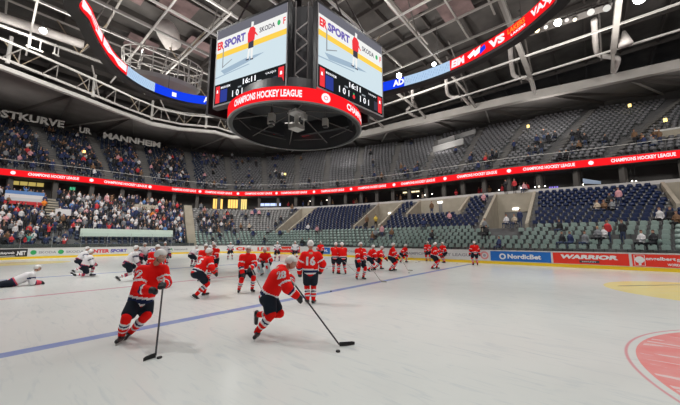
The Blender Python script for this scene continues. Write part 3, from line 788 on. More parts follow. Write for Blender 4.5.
for i in range(NU - 1):
    for x, y, a, t in row_pts(lambda q: up_r(q, i) + .1, -44, 130, .62):
        px, py = proj((x, y, UZ0 + UDZ*i + .8))
        if not (-5 < px < 680): continue
        if min(abs(t - q) for q in UAIS) < 1: continue
        if t > 74: p = .50 if i < 12 else .20
        elif t > 52: p = .10
        else: p = .05 if i < 4 else .012
        if (400 < px < 420 or 470 < px < 500 or 527 < px < 566 or 640 < px < 678) and i < 5: p = .35
        if (535 < px < 570) and 5 < i < 9: p = .3
        if rng.random() < p:
            add_person(x, y, UZ0 + UDZ*i, t, rc(dark), rng.random() < .6, rc([0, 1]), rc([0, 1, 2]), 1, rng.uniform(-25, 25))
for k in range(26):
    px = float(rng.uniform(285, 425)) if k < 18 else float(rng.uniform(440, 560)); P, t = on_conc(px, 198, 1.4 + rng.random()*.8)
    add_person(P.x, P.y, 7.25, t, rc(['black', 'brown', 'red', 'white', 'grey', 'beige', 'navy']), False, rc([0, 1]), rc([0, 1, 2]), 1, rng.uniform(-60, 60))
rest = crowd[ncrowd:]
rest.sort(key=lambda c: math.hypot(c[1], c[2], c[3] - 2) + (25 if not (0 < proj((c[1], c[2], c[3] + 1))[0] < 680) else 0))
NI = 300 - ncrowd - 30
for c in crowd[:ncrowd]:
    tag(link('person', c[0], loc=(c[1], c[2], c[3]), rz=c[4]), c[8], 'person')
for c in rest[:NI]:
    o = link('person', c[0], loc=(c[1], c[2], c[3]), rz=c[4]); o.scale = (c[5],)*3
    q = np.array([c[1], c[2]]) - C0; t = math.degrees(math.atan2(q[1], q[0]))
    wh = 'in the packed end stand at the far left' if t > 76 else 'in the corner rows between end and side stand' if t > 50 else 'in the upper side stand above the ribbon' if c[3] > 9 else 'in the lower side stand'
    lb = '%s spectator in a %s top %s' % ('seated' if c[7] else 'standing', c[6], wh)
    tag(o, lb, 'person', lb.replace('spectator', 'spectators').replace('a ', ''))
far = rest[NI:]
merge('crowd', [(c[0], c[1], c[2], c[3], c[4], c[5]) for c in far], 'small distant spectators filling the end stand and the upper stand', 'crowd')

# seats: folded down under whoever sits there, left out where someone stands
cellmap = {}
for c in crowd: cellmap.setdefault((round(c[1]), round(c[2])), []).append(c)
kept = []
for q in seats:
    near = [c for dx in (-1, 0, 1) for dy in (-1, 0, 1) for c in cellmap.get((round(q[1]) + dx, round(q[2]) + dy), []) if math.hypot(c[1] - q[1], c[2] - q[2]) < .45 and abs(c[3] - q[3]) < .3]
    if near:
        continue
    kept.append(q)
seats = kept
for c in crowd:
    if not c[7] or c[3] < .8: continue
    t = math.degrees(math.atan2(c[2] - C0[1], c[1] - C0[0])); k = 'o' + ('b' if t > 77.6 or (t > 72 and c[3] > 9) else 'u' if c[3] > 9 else 'g' if c[3] < 2.9 and t < 77 else 'w' if t > 49 else 'n')
    px, py = proj((c[1], c[2], c[3])); seats.append((k, c[1], c[2], c[3], c[4] + PI, px, py, math.hypot(c[1], c[2])))
seats.sort(key=lambda s: s[7])
vis = [s for s in seats if 0 < s[5] < 680 and s[0] in 'gn']
solo = set(id(s) for s in vis[:300])
tag_by = {'g': ('pale green plastic folding seat in the front rows behind the right-hand boards', 'green seats behind the boards'),
          'n': ('navy plastic folding seat in the rows just above the pale green seats at the right', 'navy seats above the green rows')}
for s in vis[:300]:
    o = link('stadium_seat', SEATM[s[0]], loc=(s[1], s[2], s[3]), rz=s[4] - PI)
    tag(o, tag_by[s[0]][0], 'seat', tag_by[s[0]][1])
names = {'g': ('green_seats', 'remaining pale green seats running on along the low rows toward the corner'), 'n': ('navy_seats', 'remaining navy seats filling the upper rows of the lower stand'),
         'u': ('grey_seats', 'blue-grey seats filling the upper stand above the ribbon'), 'b': ('dark_blue_seats', 'dark blue seats among the fans at the far end'),
         'w': ('pale_grey_seats', 'pale grey seats of the corner block under the amber windows')}
for k in 'gnubw':
    it = [(SEATM[k], s[1], s[2], s[3], s[4] - PI, 1) for s in seats if s[0][-1] == k and id(s) not in solo]
    if it: merge(names[k][0], it, names[k][1], 'seats')


glow_panel(550, 560, 7.9, 8.3, led('sign_violet', (.35, .25, .95), 1.0), 'lit_sign', 'small violet blue glowing sign in the concourse at the right', 'sign')
a, ta = on_conc(583, 181, .2); b_, tb = on_conc(601, 183.5, .2); mb = MB(); mb.hexa([(a.x, a.y, a.z - .3), (b_.x, b_.y, b_.z - .05), (b_.x + .05, b_.y, b_.z - .05), (a.x + .05, a.y, a.z - .3), (a.x, a.y, a.z + .3), (b_.x, b_.y, b_.z + .25), (b_.x + .05, b_.y, b_.z + .25), (a.x + .05, a.y, a.z + .3)], mat('pennant', (.40, .52, .72), .7)); tag(mb.build('pennant'), 'pale blue slanting pennant hanging over the concourse at the right', 'pennant')
# pale desks and gangway blocks in the upper side stand
for n_, (x0, x1, y, hgt, lab) in enumerate([(433, 464, 153, .9, 'long pale desk block in the upper side stand, the lower one'), (438, 455, 146, .9, 'short pale desk block in the upper side stand above the long one'), (455, 476, 139, .7, 'grey desk block high in the upper side stand')]):
    a = stand_point(x0, y, True); b_ = stand_point(x1, y, True); mb = MB(); A = Vector(a[:3]); B = Vector((b_[0], b_[1], a[2])); n2 = Vector((.9, .25, 0))
    mb.hexa([A, B, B + n2, A + n2, A + Vector((0, 0, hgt)), B + Vector((0, 0, hgt)), B + n2 + Vector((0, 0, hgt)), A + n2 + Vector((0, 0, hgt))], mat('desk_grey', (.24, .24, .24), .6)); mb.hexa([q + Vector((0, 0, hgt)) for q in (A - n2*.1, B - n2*.1, B + n2, A + n2)] + [q + Vector((0, 0, hgt + .05)) for q in (A - n2*.1, B - n2*.1, B + n2, A + n2)], mat('desk_top', (.34, .34, .34), .6)); tag(mb.build('desk'), lab, 'desk')
a = stand_point(655, 139, True); b_ = stand_point(684, 134, True); A, B = Vector(a[:3]) + Vector((0, 0, 1.0)), Vector((b_[0], b_[1], a[2] + 1.0)); mb = MB(); mb.beam(A, B, .15, .18, RW); mb.beam(A - Vector((0, 0, .5)), B - Vector((0, 0, .5)), .1, .8, BEIGE); tag(mb.build('gangway_parapet'), 'pale gangway parapet in the upper stand at the right edge', 'parapet')

# banners, table board and stair in the end stand
def stand_board(px0, px1, py, hgt, mats_, name, label, cat, zofs=1.0, thick=.05, cols=None):
    a = stand_point(px0, py); b_ = stand_point(px1, py)
    if not a or not b_: return
    A = Vector((a[0], a[1], a[2] + zofs)); B = Vector((b_[0], b_[1], a[2] + zofs)); d = (B - A); n_ = Vector((-d.y, d.x, 0)).normalized()*thick
    if n_.dot(Vector((0, 1, 0))) < 0: n_ = -n_
    mb = MB(); K = len(mats_)
    for j, m in enumerate(mats_):
        z0 = hgt*(1 - (j + 1)/K); z1 = hgt*(1 - j/K)
        mb.hexa([A + Vector((0, 0, z0)), B + Vector((0, 0, z0)), B + n_ + Vector((0, 0, z0)), A + n_ + Vector((0, 0, z0)), A + Vector((0, 0, z1)), B + Vector((0, 0, z1)), B + n_ + Vector((0, 0, z1)), A + n_ + Vector((0, 0, z1))], m)
    return tag(mb.build(name), label, cat)
stand_board(79, 172, 243.5, .95, [mat('bar_mint', (.60, .72, .65), .6)], 'parapet_board', 'long pale mint board standing low in the end stand behind the glass', 'board', .75)
stand_board(3, 43, 207, 1.6, [CM['blue'], CM['white'], mat('banner_grey', (.6, .62, .66), .8), CM['red']], 'banner', 'wide blue, white and red fan banner hanging in the end crowd', 'banner', .6)
stand_board(54, 70, 221, .8, [CM['white']], 'banner', 'short plain white banner in the end crowd', 'banner', .8)
stand_board(133, 157, 215, 1.1, [BEIGE], 'parapet_board', 'short beige parapet in the middle of the end crowd', 'board', .5)
mb = MB()
for i in range(7, NR):
    t = 101.5; q = ip(low_r(t, i) + .15, t, Z0 + DZ*i + .08); mb.box(q, (.9, 1.5, .16), BEIGE, math.radians(t))
tag(mb.build('stairway'), 'pale concrete stair flight climbing through the end crowd', 'stairs')
mb = MB(); prev = None
for i in range(NR):
    for rr_ in (low_r(76.4, i), low_r(76.4, i + 1)):
        pass
    q = ip((low_r(76.4, i) + low_r(76.4, i + 1))/2, 76.4, Z0 + DZ*i + .35); mb.box(q, (low_r(76.4, i + 1) - low_r(76.4, i) + .02, 1.2, .7), BEIGE, math.radians(76.4))
tag(mb.build('stair_wall'), 'pale concrete dividing wall between the packed end and the grey corner block', 'wall')

# upper stand aisle stairs
for n_, t in enumerate(UAIS):
    mb = MB()
    for i in range(NU): mb.box(ip((up_r(t, i) + up_r(t, i + 1))/2, t, UZ0 + UDZ*i + .10), (up_r(t, i + 1) - up_r(t, i) + .02, 1.0, .20), mat('aisle_step', (.15, .145, .14), .8), math.radians(t))
    tag(mb.build('floor_aisle_%d' % (n_ + 1)), kind='structure')
# lit doorway lamps and a lit gangway in the upper stand
for n_, (px, py, lab) in enumerate([(529, 137, 'yellow lit doorway lamp high in the upper side stand'), (631, 116, 'amber lit aisle lamp high in the upper stand at the right'), (83, 162, 'small bright yellow lamp in the upper end stand'), (285, 181, 'small greenish lamp low in the upper corner stand'), (667, 132, 'greenish lamp at the right edge of the upper stand')]):
    q = stand_point(px, py, True)
    if q is None: continue
    mb = MB(); mb.tube([(q[0], q[1], q[2]), (q[0], q[1], q[2] + 1.4)], .05, DK, 6); mb.tube([(q[0], q[1], q[2] + 1.4), (q[0], q[1], q[2] + 1.75)], .16, led('door_lamp', (1, .72, .22), 2.5), 8)
    tag(mb.build('lamp_post'), lab, 'lamp')

# ------------------------------------------------------------------ roof
STW = mat('steel_white', (.56, .55, .53), .5, noise=.08, nscale=.7); STG = mat('steel_grey', (.42, .40, .38), .55, noise=.1, nscale=.7)
STD = mat('steel_dark', (.10, .09, .085), .6); STY = mat('steel_tan', (.40, .33, .24), .6); DUC = mat('duct', (.74, .70, .68), .45, noise=.12, nscale=1)
DECK = mat('roof_deck', (.12, .112, .108), .85, noise=.35, nscale=.35); PNK = mat('roof_panel', (.26, .18, .18), .8, noise=.3, nscale=.8)
ZL, ZU = 20.39, 23.9
mb = MB(); mb.box((14, 14, 27.2), (150, 170, .4), DECK); tag(mb.build('ceiling'), kind='structure')
mb = MB()
for y in np.arange(-60, 90, 3.45): mb.box((14, y, 26.6), (120, .18, .7), STD)
for x in np.arange(-45, 75, 6.9): mb.box((x, 14, 26.3), (.25, 150, .5), STD)
tag(mb.build('ceiling_purlins'), kind='structure')
mb = MB()
for (x, y) in ((2.5, 27), (2.5, 31), (6, 24), (6, 28), (-1, 30), (9.4, 27), (16, 27), (19, 27), (13, 31), (9, 35), (22, 12), (25, 9)):
    mb.box((x*1.22 - 1, y*1.22 - 2, 26.0), (3.1, 3.1, .10), PNK)
tag(mb.build('ceiling_panels'), kind='structure')
UL = [-2.7, .7, 4.1, 7.6, 11.1, 14.4, 17.3, 20.3, 23.7, 27.0]; VL = [-9.9, -6.5, -3.1, .4, 3.8, 7.2, 10.7, 14.1, 17.5, 21.2, 24.6, 28.0, 31.4, 34.6, 37.7, 41.2]
def inside(x, y): return -1 < x < 27.5 and -12 < y < 42
ch = MB()
for i, y in enumerate(VL):
    if i in (0, 2, 4, 6, 7, 8, 9, 10, 11, 12, 14): ch.beam((-4, y, ZL), (27.0, y, ZL), .17, .17, STW)
    elif i == 5: ch.beam((19, y, ZL), (27.0, y, ZL), .14, .14, STW)
for i, x in enumerate(UL):
    if i in (1, 3, 7, 8, 9): ch.beam((x, -12, ZL), (x, 42, ZL), .14, .14, STW)
    elif i == 4: ch.beam((x, 21, ZL), (x, 42, ZL), .14, .14, STW)
up = MB(); dg_ = MB()
for y in VL[::2]: up.beam((-6, y + 1.7, ZU), (30, y + 1.7, ZU), .16, .16, STG)
for x in UL[::2]: up.beam((x + 1.7, -12, ZU), (x + 1.7, 42, ZU), .16, .16, STG)
for i in range(0, len(UL), 2):
    for j in range(0, len(VL), 2):
        if (i + j) % 4 == 0 and 10 > i:
            for sx, sy in ((1, 1), (-1, 1), (1, -1)):
                dg_.tube([(UL[i], VL[j], ZL), (UL[i] + 1.7*sx, VL[j] + 1.7*sy, ZU)], .07, STY if (sx*sy < 0) else STG, 5)
        elif (i + j) % 4 == 2: dg_.tube([(UL[i], VL[j], ZL), (UL[i] + 1.7, VL[j] + 1.7, ZU + 2.4)], .06, STG, 5)
rt = tag(empty('ceiling_truss'), kind='structure')
ch.build('lower_chord', rt); up.build('upper_chord', rt); dg_.build('diagonal_brace', rt)
# outer members toward the side stand: rails along the rink and broad inclined beams
mb = MB()
mb.beam((33.3, -16, ZL), (33.6, 32, ZL), .16, .16, STW); mb.beam((37.8, -16, ZL), (37.9, 36, ZL), .16, .16, STW)
mb.beam((27.0, -16, ZL), (27.0, 34, ZL), .16, .16, STW)
mb.build('rail_beam', rt)
mb = MB()
for y in (-10, -3.1, 3.9, 10.7, 17.5, 24.4):
    mb.beam((23.5 if y < 8 else 27, y, ZL + .15), (38.5, y, ZL + .1), .42 if y < 8 else .22, .42 if y < 8 else .22, STG)
    mb.beam((38.5, y + .9, ZL - .3), (33.5, y + .9, ZU), .14, .14, STD); mb.beam((38.5, y, ZL), (41.6, y, ZL - .6), .25, .3, STG)
    mb.beam((31, y - .3, ZU), (37, y - .3, ZL), .16, .16, STD)
mb.build('cross_beam', rt)
# end truss band above the standing end
K = 17.5; RBM = []
for px, py in [(-60, 46), (0, 68), (40, 83), (80, 98), (120, 113.5), (152, 124.5), (180, 130), (215, 133), (232, 138)]:
    RBM.append(at_z(px, py, CAM_Z + K))
RBM += [Vector((30.5, 40.5, CAM_Z + K)), Vector((36.5, 33.5, CAM_Z + K)), at_z(365, 136, CAM_Z + K), at_z(440, 118.5, CAM_Z + K), at_z(510, 103, CAM_Z + K), at_z(600, 85, CAM_Z + K), at_z(680, 68, CAM_Z + K)]
RBM.append(RBM[-1]*2 - RBM[-2])
mb = MB(); A = [p for p in RBM]; cen = Vector((C0[0], C0[1], 0))
def outw(p, d, z): q = Vector((p.x - cen.x, p.y - cen.y, 0)).normalized()*d; return Vector((p.x + q.x, p.y + q.y, p.z + z))
nL = 11
mb.slab([[outw(p, 0, 0) for p in A[:nL]], [outw(p, 0, .45) for p in A[:nL]], [outw(p, .55, .45) for p in A[:nL]], [outw(p, .55, 0) for p in A[:nL]]], STW)
mb.slab([[outw(p, 0, 0) for p in A[nL - 1:]], [outw(p, 0, 1.0) for p in A[nL - 1:]], [outw(p, .8, 1.0) for p in A[nL - 1:]], [outw(p, .8, 0) for p in A[nL - 1:]]], STG)
mb.build('ring_beam', rt)
# girder inside the ring beam at the end: two chords, posts and braces
B1 = [outw(p, -1.2, .6) for p in A[:nL]]; B2 = [outw(p, -1.2, 2.5) for p in A[:nL]]; B3 = [outw(p, -4.5, 1.0) for p in A[:nL]]
mb = MB()
for L_, r_ in ((B1, .15), (B2, .07), (B3, .12)):
    for a, b in zip(L_[:-1], L_[1:]): mb.tube([a, b], r_, STW, 6)
mb.build('girder_chord', rt)
def along(L_, f):
    d = [0]
    for a, b in zip(L_[:-1], L_[1:]): d.append(d[-1] + (b - a).length)
    s = f*d[-1]
    for i in range(len(L_) - 1):
        if s <= d[i + 1] + 1e-6: return L_[i].lerp(L_[i + 1], (s - d[i])/(d[i + 1] - d[i]))
    return L_[-1]
mb = MB(); NG = 15
for k in range(NG):
    f = k/NG; mb.tube([along(B1, f + .4/NG), along(B2, f + .4/NG)], .05, STG, 5)
    if k % 2: mb.tube([along(B2, f), along(B1, min(1, f + .45/NG)), along(B2, min(1, f + .9/NG))], .07, STY, 5)
    mb.tube([along(B3, f), along(B1, f)], .06, STG, 5)
    if k % 3 == 0: mb.tube([along(B3, f) + Vector((0, 0, 1.5)), along(B1, min(1, f + .8/NG))], .09, STG, 6)
mb.build('girder_brace', rt)
mb = MB()
for k in (2, 6.2, 10.4, 14.6, 18.8): a = along(B1, k/26); mb.tube([a - Vector((0, 0, .3)), a + Vector((0, 0, 2.6))], .17, STW, 8)
mb.build('girder_post', rt)
# sloping underside between ring beam and back wall, with dark radial rafters
mb = MB(); SOF = mat('soffit', (.17, .16, .155), .85, noise=.15, nscale=.4)
AA = [A[0]*2 - A[1]] + A
def back(p):
    q = Vector((p.x - cen.x, p.y - cen.y)); t = math.degrees(math.atan2(q.y, q.x)); return ip(RU(t) + 1.85, t, 22.3)
BK = [back(p) for p in AA]
mb.strip([outw(p, .3, .5) for p in AA], BK, SOF); tag(mb.build('ceiling_soffit'), kind='structure')
mb = MB()
for k in range(15):
    f = k/14.5; a = outw(along(AA, f), .5, .25); b = back(along(AA, f)) - Vector((0, 0, .3)); mb.beam(a, b, .28, .5, STD)
    c = back(along(AA, min(1, f + .035))) - Vector((0, 0, .2)); mb.beam(a, c, .18, .3, STD)
    if k % 2: mb.beam(a, back(along(AA, max(0, f - .03))) - Vector((0, 0, .2)), .15, .22, STG)
mb.build('rafter', rt)
# pale drooping letters on the upper back wall of the end stand
lt = tag(empty('wall_letters'), 'large pale capital letters hung above the top rows of the end stand', 'lettering')
LPM = mat('letter_pale', (.38, .37, .35), .6)
def letters(t, pa, pb, h, name):
    d = [];
    for (px, py) in (pa, pb):
        dr_ = ray(px, py)
        for L in np.arange(30, 100, .05):
            k = L/math.hypot(dr_.x, dr_.y); x, y = dr_.x*k, dr_.y*k; tt_ = math.degrees(math.atan2(y - C0[1], x - C0[0]))
            if math.hypot(x - C0[0], y - C0[1]) >= RU(tt_) - 8.0: d.append(Vector((x, y, CAM_Z + dr_.z*k))); break
    a, b = d; wv = (b - a); mb = MB()
    put_text(mb, t, LPM, lambda x, z: a + wv*x + Vector((0, 0, z)), 0, 0, h, 1.0, .04)
    return mb.build(name, lt)
letters('OSTKURVE', (-14, 114.5), (64, 128), 1.15, 'lettering'); letters('UR', (79, 132.5), (91, 134.5), 1.0, 'lettering')
letters('MANNHEIM', (103, 138), (160, 148), 1.05, 'lettering')

# ducts
def duct(pts, r, label, name='air_duct'):
    mb = MB(); P = catmull([tuple(p) for p in pts], 5, False); mb.tube([Vector(p) for p in P], r, DUC, 10); o = mb.build(name, smooth=True); return tag(o, label, 'duct')
z = 21.2
def pxz(l, z): return [at_z(px, py, z) for px, py in l]
duct(pxz([(-30, 6), (0, 17), (40, 30), (84, 45)], 21.6), .42, 'long grey round air duct high in the roof at the far left')
for i, l in enumerate([[(594, 20), (596, 48), (600, 55), (612, 57), (618, 60), (614, 72)], [(509, 30), (512, 68), (516, 77), (530, 79), (534, 92)], [(446, 74), (447, 92), (452, 97), (462, 97), (471, 107)], [(412, 88), (412, 104), (407, 111), (418, 118)]]):
    lab = ['beside the bell-shaped loudspeaker', 'behind the middle of the red display text', 'below the pale segment of the oval display', 'nearest the right edge of the scoreboard'][i]
    pts = [at_z(px, py, 21.4 - .25*k) for k, (px, py) in enumerate(l)]; duct(pts, .24 if i < 2 else .2, 'pale bent air duct dropping from the roof ' + lab)
mb = MB(); q = at_z(168, 36, 22.8); mb.tube([q + Vector((-.6, -.8, .3)), q + Vector((0, 0, .25)), q + Vector((.8, .9, -.2))], [.9, 1.05, .85], DUC, 12); tag(mb.build('air_handling_unit', smooth=True), 'bulky rounded grey ventilation drum in the roof left of the scoreboard', 'ventilation unit')
q = at_z(625, 40, 20.6); mb = MB(); mb.tube([q + Vector((0, 0, .9)), q + Vector((0, 0, .2)), q + Vector((0, 0, -.5))], [.12, .35, .55], DUC, 14); tag(mb.build('horn_loudspeaker', smooth=True), 'pale bell-shaped loudspeaker hanging from the roof beam at the upper right', 'loudspeaker')

# floodlights
FL = mat('lamp_body', (.12, .12, .12), .5)
def flood(px, py, z, s, col, label, r=.22):
    q = at_z(px, py, z); e = empty('floodlight', q); tag(e, label, 'floodlight')
    d = (Vector((10, 8, 0)) - q).normalized(); mb = MB(); mb.tube([-d*.35, d*.02], [r*.6, r*1.1], FL, 10); mb.build('housing', e)
    mb = MB(); mb.tube([d*.02, d*.06], [r, r], led('flood_%s_%d' % (label[:5], s), col, s), 12); mb.build('lens', e)
    mb = MB(); mb.tube([-d*.2, (-d.x*.2, -d.y*.2, .9)], .03, FL, 4); mb.build('bracket', e)
flood(43, 30.5, 20.2, 55, (.9, 1, .97), 'bright cool floodlight in the roof at the far left', .24)
flood(399, 75.5, 19.6, 60, (1, .96, .78), 'brightest floodlight just right of the scoreboard', .26)
flood(434, 64, 19.8, 14, (.9, .97, 1), 'small cool floodlight behind the pale segment of the oval display', .2)
flood(558, 22.5, 20, 60, (1, .98, .92), 'brightest floodlight of the row right of the oval display', .26)
flood(537, 30, 20, 5, (1, .80, .35), 'yellowish floodlight left of the brightest one in the row', .2)
flood(526, 34, 20, 1.5, (1, .92, .75), 'faint floodlight at the left end of the row', .2)
flood(546, 27, 20, 1.2, (1, .97, .9), 'dim floodlight between the yellowish and the brightest one', .15)
flood(567, 20, 20, 1.0, (1, .9, .85), 'small floodlight just right of the brightest one in the row', .15)
flood(575, 19.5, 20, 1.2, (1, .97, .9), 'faint floodlight right of the brightest one in the row', .15)
flood(591, 12, 20, .9, (1, .97, .9), 'dim wide floodlight on the dark lamp bar', .25)
flood(607, 8, 20, .7, (1, .97, .9), 'dim round floodlight at the right end of the dark lamp bar', .25)
flood(640, -2, 20, 90, (.98, 1, 1), 'floodlight at the very top edge right of the beam', .38)
flood(513, 37.5, 19.6, 9, (.85, .93, 1), 'small cool floodlight beneath the oval display', .16)
a, b = at_z(520, 36, 20.3), at_z(612, 5, 20.3); mb = MB(); mb.beam(a, b, .9, .12, STD); mb.beam(a + Vector((0, 0, .4)), b + Vector((0, 0, .4)), .12, .12, STG); tag(mb.build('lamp_bar'), 'dark bar carrying the row of floodlights at the upper right', 'lamp bar')
# two short hanging lamp racks at left
for n_, (x0, y0, x1, y1, lab) in enumerate([(26, 45.5, 43, 52, 'longer'), (53, 53, 59, 56.5, 'shorter')]):
    a, b = at_z(x0, y0, 19.4), at_z(x1, y1, 19.4); mb = MB(); mb.beam(a, b, .12, .10, STW)
    for f in (.2, .8): c = a.lerp(b, f); mb.tube([c, c + Vector((0, 0, 1.0))], .05, STW, 5)
    tag(mb.build('hanging_rack'), 'white hanging bar under the left roof truss, the %s of the two' % lab, 'rack')

# technicians' gondola under the roof
g0 = at_z(163, 86, 17.0); gr = tag(empty('gondola', g0, math.radians(-14)), 'rounded white railed camera gondola with pinkish underside under the roof', 'gondola')
def oval(rx, ry, z, n=20): return [(rx*math.cos(2*PI*k/n), ry*math.sin(2*PI*k/n), z) for k in range(n)]
mb = MB(); o1, o2, o3 = oval(3.1, 1.6, 0), oval(3.3, 1.8, .35), oval(2.3, 1.0, -.65)
mb.strip(o3, o1, mat('gondola_under', (.55, .46, .42), .7), True); mb.strip(o1, o2, STW, True); mb.add(o3, [tuple(range(19, -1, -1))], mat('gondola_under', (.5, .4, .38), .7)); mb.add(o2, [tuple(range(20))], STG); mb.build('platform', gr)
mb = MB()
for k in range(3):
    c = (-1.8 + 1.8*k, -.2, -.70); mb.tube([c, (c[0], c[1], -.60)], .28, STD, 10)
mb.build('hatch', gr)
mb = MB()
for zz in (.95, 1.75, 2.6):
    L_ = oval(3.3 + .08*(zz - .35), 1.8 + .12*(zz - .35), zz); mb.tube(L_ + [L_[0]], .055, STW, 5)
for k in range(20): a = oval(3.3, 1.8, .3)[k]; mb.tube([a, oval(3.48, 2.05, 2.6)[k]], .05, STW, 5)
mb.build('railing', gr)
for x, y in ((2.2, 1.2), (-2.2, 1.2), (2.2, -1.2), (-2.2, -1.2)):
    mb = MB(); mb.tube([(x, y, .3), (x*.8, y*.8, 3.5)], .06, STG, 5); mb.build('hanger', gr)

# ------------------------------------------------------------------ oval display hung over the ice
CQ = C0/13.0
OP_ = [(.159, 1.551), (.212, 1.714), (.295, 1.90), (.416, 2.085), (.584, 2.205), (.782, 2.225), (.97, 2.135), (1.22, 1.86), (1.42, 1.56), (1.57, 1.25), (1.657, 1.02), (1.70, .80), (1.71, .636), (1.695, .485), (1.658, .341), (1.608, .214), (1.527, .10), (1.445, .031)]
OP_ += [tuple(2*CQ - np.array(p)) for p in OP_[4:10]]
OVP = catmull(np.array(OP_)*13.0, 24); OVP = np.vstack([OVP, OVP[:1]]); OVS = np.r_[0, np.cumsum(np.hypot(*np.diff(OVP, axis=0).T))]
def ov(t, off=0):
    s = (t/(2*PI) % 1)*OVS[-1]; x = np.interp(s, OVS, OVP[:, 0]); y = np.interp(s, OVS, OVP[:, 1]); d = math.hypot(x - C0[0], y - C0[1]); return x + (x - C0[0])/d*off, y + (y - C0[1])/d*off
OZ0, OZ1 = CAM_Z + 13.0, CAM_Z + 13.0 + 1.05
od = tag(empty('oval_display', (0, 0, 0)), 'large oval ring display hanging over the ice showing team names', 'display')
TS = np.linspace(0, 2*PI, 721)
mb = MB()
mb.slab([[(*ov(t, .0), OZ0) for t in TS[:-1]], [(*ov(t, .0), OZ0 + .22) for t in TS[:-1]], [(*ov(t, .02), OZ0 + .22) for t in TS[:-1]], [(*ov(t, .10), OZ1 + .05) for t in TS[:-1]], [(*ov(t, .70), OZ1 + .05) for t in TS[:-1]], [(*ov(t, .70), OZ0) for t in TS[:-1]]], BLK, True)
mb.build('casing', od)
op = np.array([proj((*ov(t), OZ0 + .6)) for t in TS]); 
tv = [t for t, q in zip(TS, op)]
# visible far side: order by screen column from the left end clockwise seen from below
LB = led('led_blue', (.008, .05, .80), 1.0); LLB = led('led_pale', (.42, .58, .78), 1.0); LOR = led('led_orange', (1, .28, .03), 1.0); LPU = led('led_purple', (.35, .06, .45), 1.0); LW2 = led('led_plain_white', (.95, .95, 1), 1.1)
def t_of(px, left):
    best = None
    for t, q in zip(TS, op):
        P = ov(t); far_ = math.hypot(*P)
        if q[0] < -900: continue
        if left and P[1] < 16: continue
        if not left and P[0] < 17: continue
        if left and px < 100 and P[1] > 29 and False: continue
        d = abs(q[0] - px)
        if best is None or d < best[0]: best = (d, t)
    return best[1]
segs = []
def arc(ta, tb):
    d = (tb - ta + PI) % (2*PI) - PI; return [ta + d*f for f in np.linspace(0, 1, max(3, int(abs(d)/.03)))]
tL = {px: t_of(px, True) for px in (88, 93, 99, 105, 127, 155, 213, 209, 203, 172)}
tR = {px: t_of(px, False) for px in (372, 383, 398, 404, 450, 462, 465, 466, 480, 486, 490, 505, 509, 511, 526, 531, 528, 548, 562)}
def oseg(ta, tb, m):
    T_ = arc(ta, tb); mb = MB(); mb.slab([[(*ov(t, -.03), OZ0 + .22) for t in T_], [(*ov(t, -.03), OZ1) for t in T_], [(*ov(t, .04), OZ1) for t in T_], [(*ov(t, .04), OZ0 + .22) for t in T_]], m); mb.build('screen', od)
def step(t, d):      # move along ring by d radians away from the left end
    return t + d*SGN
SGN = 1 if ((tL[155] - tL[105] + PI) % (2*PI) - PI) > 0 else -1
oseg(tL[105] - SGN*1.35, tL[105], LPU); oseg(tL[105], tL[127], LRED); oseg(tL[127], tL[155], LLB); oseg(tL[155], tL[213], LB); oseg(tL[213], tR[372], LB)
oseg(tR[372], tR[404], LB); oseg(tR[404], tR[450], LLB); oseg(tR[450], tR[562], LRED); oseg(tR[562], tR[562] + SGN*1.4, LRED)
def otext(t, m, ta, tb, h=.56, zz=.18, bold=.05, slant=0, name='lettering'):
    T_ = arc(ta, tb); P = np.array([ov(x, -.05) for x in T_]); S = np.r_[0, np.cumsum(np.hypot(*np.diff(P, axis=0).T))]
    mb = MB(); put_text(mb, t, m, lambda x, z: (np.interp(x, S, P[:, 0]), np.interp(x, S, P[:, 1]), OZ0 + .22 + zz + z), 0, 0, h, S[-1], bold, slant); return mb.build(name, od)
otext('HEIM', LWHT, tL[105], tL[127] - SGN*.01); otext('MANN', LWHT, tL[105] - SGN*.42, tL[105] - SGN*.03); otext('ADLER', LB, tL[105] - SGN*.95, tL[105] - SGN*.5)
otext('AD', LW2, tL[203], tL[213]); otext('1', LW2, tL[172], tL[172] + SGN*.03, .4)
otext('AD', LW2, tR[398] - SGN*.03, tR[404])
otext('EIM', LWHT, tR[450] + SGN*.01, tR[465], .6, .12, .06, .12)
otext('VS', LWHT, tR[490], tR[505], .62, .1, .06)
otext('VAXJO', LWHT, tR[531], tR[562], .62, .1, .05)
otext('LAKERS', LOR, tR[509], tR[526], .36, .36, .03)
otext('LAKERS', LW2, tR[511], tR[526], .16, .12, .03)
mb = MB()      # winged emblem between the name and VS
ta, tb = tR[466], tR[486]; T_ = arc(ta, tb); P = np.array([ov(x, -.05) for x in T_]); S = np.r_[0, np.cumsum(np.hypot(*np.diff(P, axis=0).T))]
fo = lambda x, z: (np.interp(x*S[-1], S, P[:, 0]), np.interp(x*S[-1], S, P[:, 1]), OZ0 + .22 + z)
mb.add([fo(.10, .45), fo(.45, .75), fo(.5, .40), fo(.2, .2)], [(0, 1, 2, 3)], LW2); mb.add([fo(.40, .50), fo(.75, .78), fo(.70, .30), fo(.45, .15)], [(0, 1, 2, 3)], LW2)
P2_ = [fo(.72, .55), fo(.95, .70), fo(1, .35), fo(.70, .12)]; mb.add(P2_, [(0, 1, 2, 3)], LB); mb.build('logo', od)
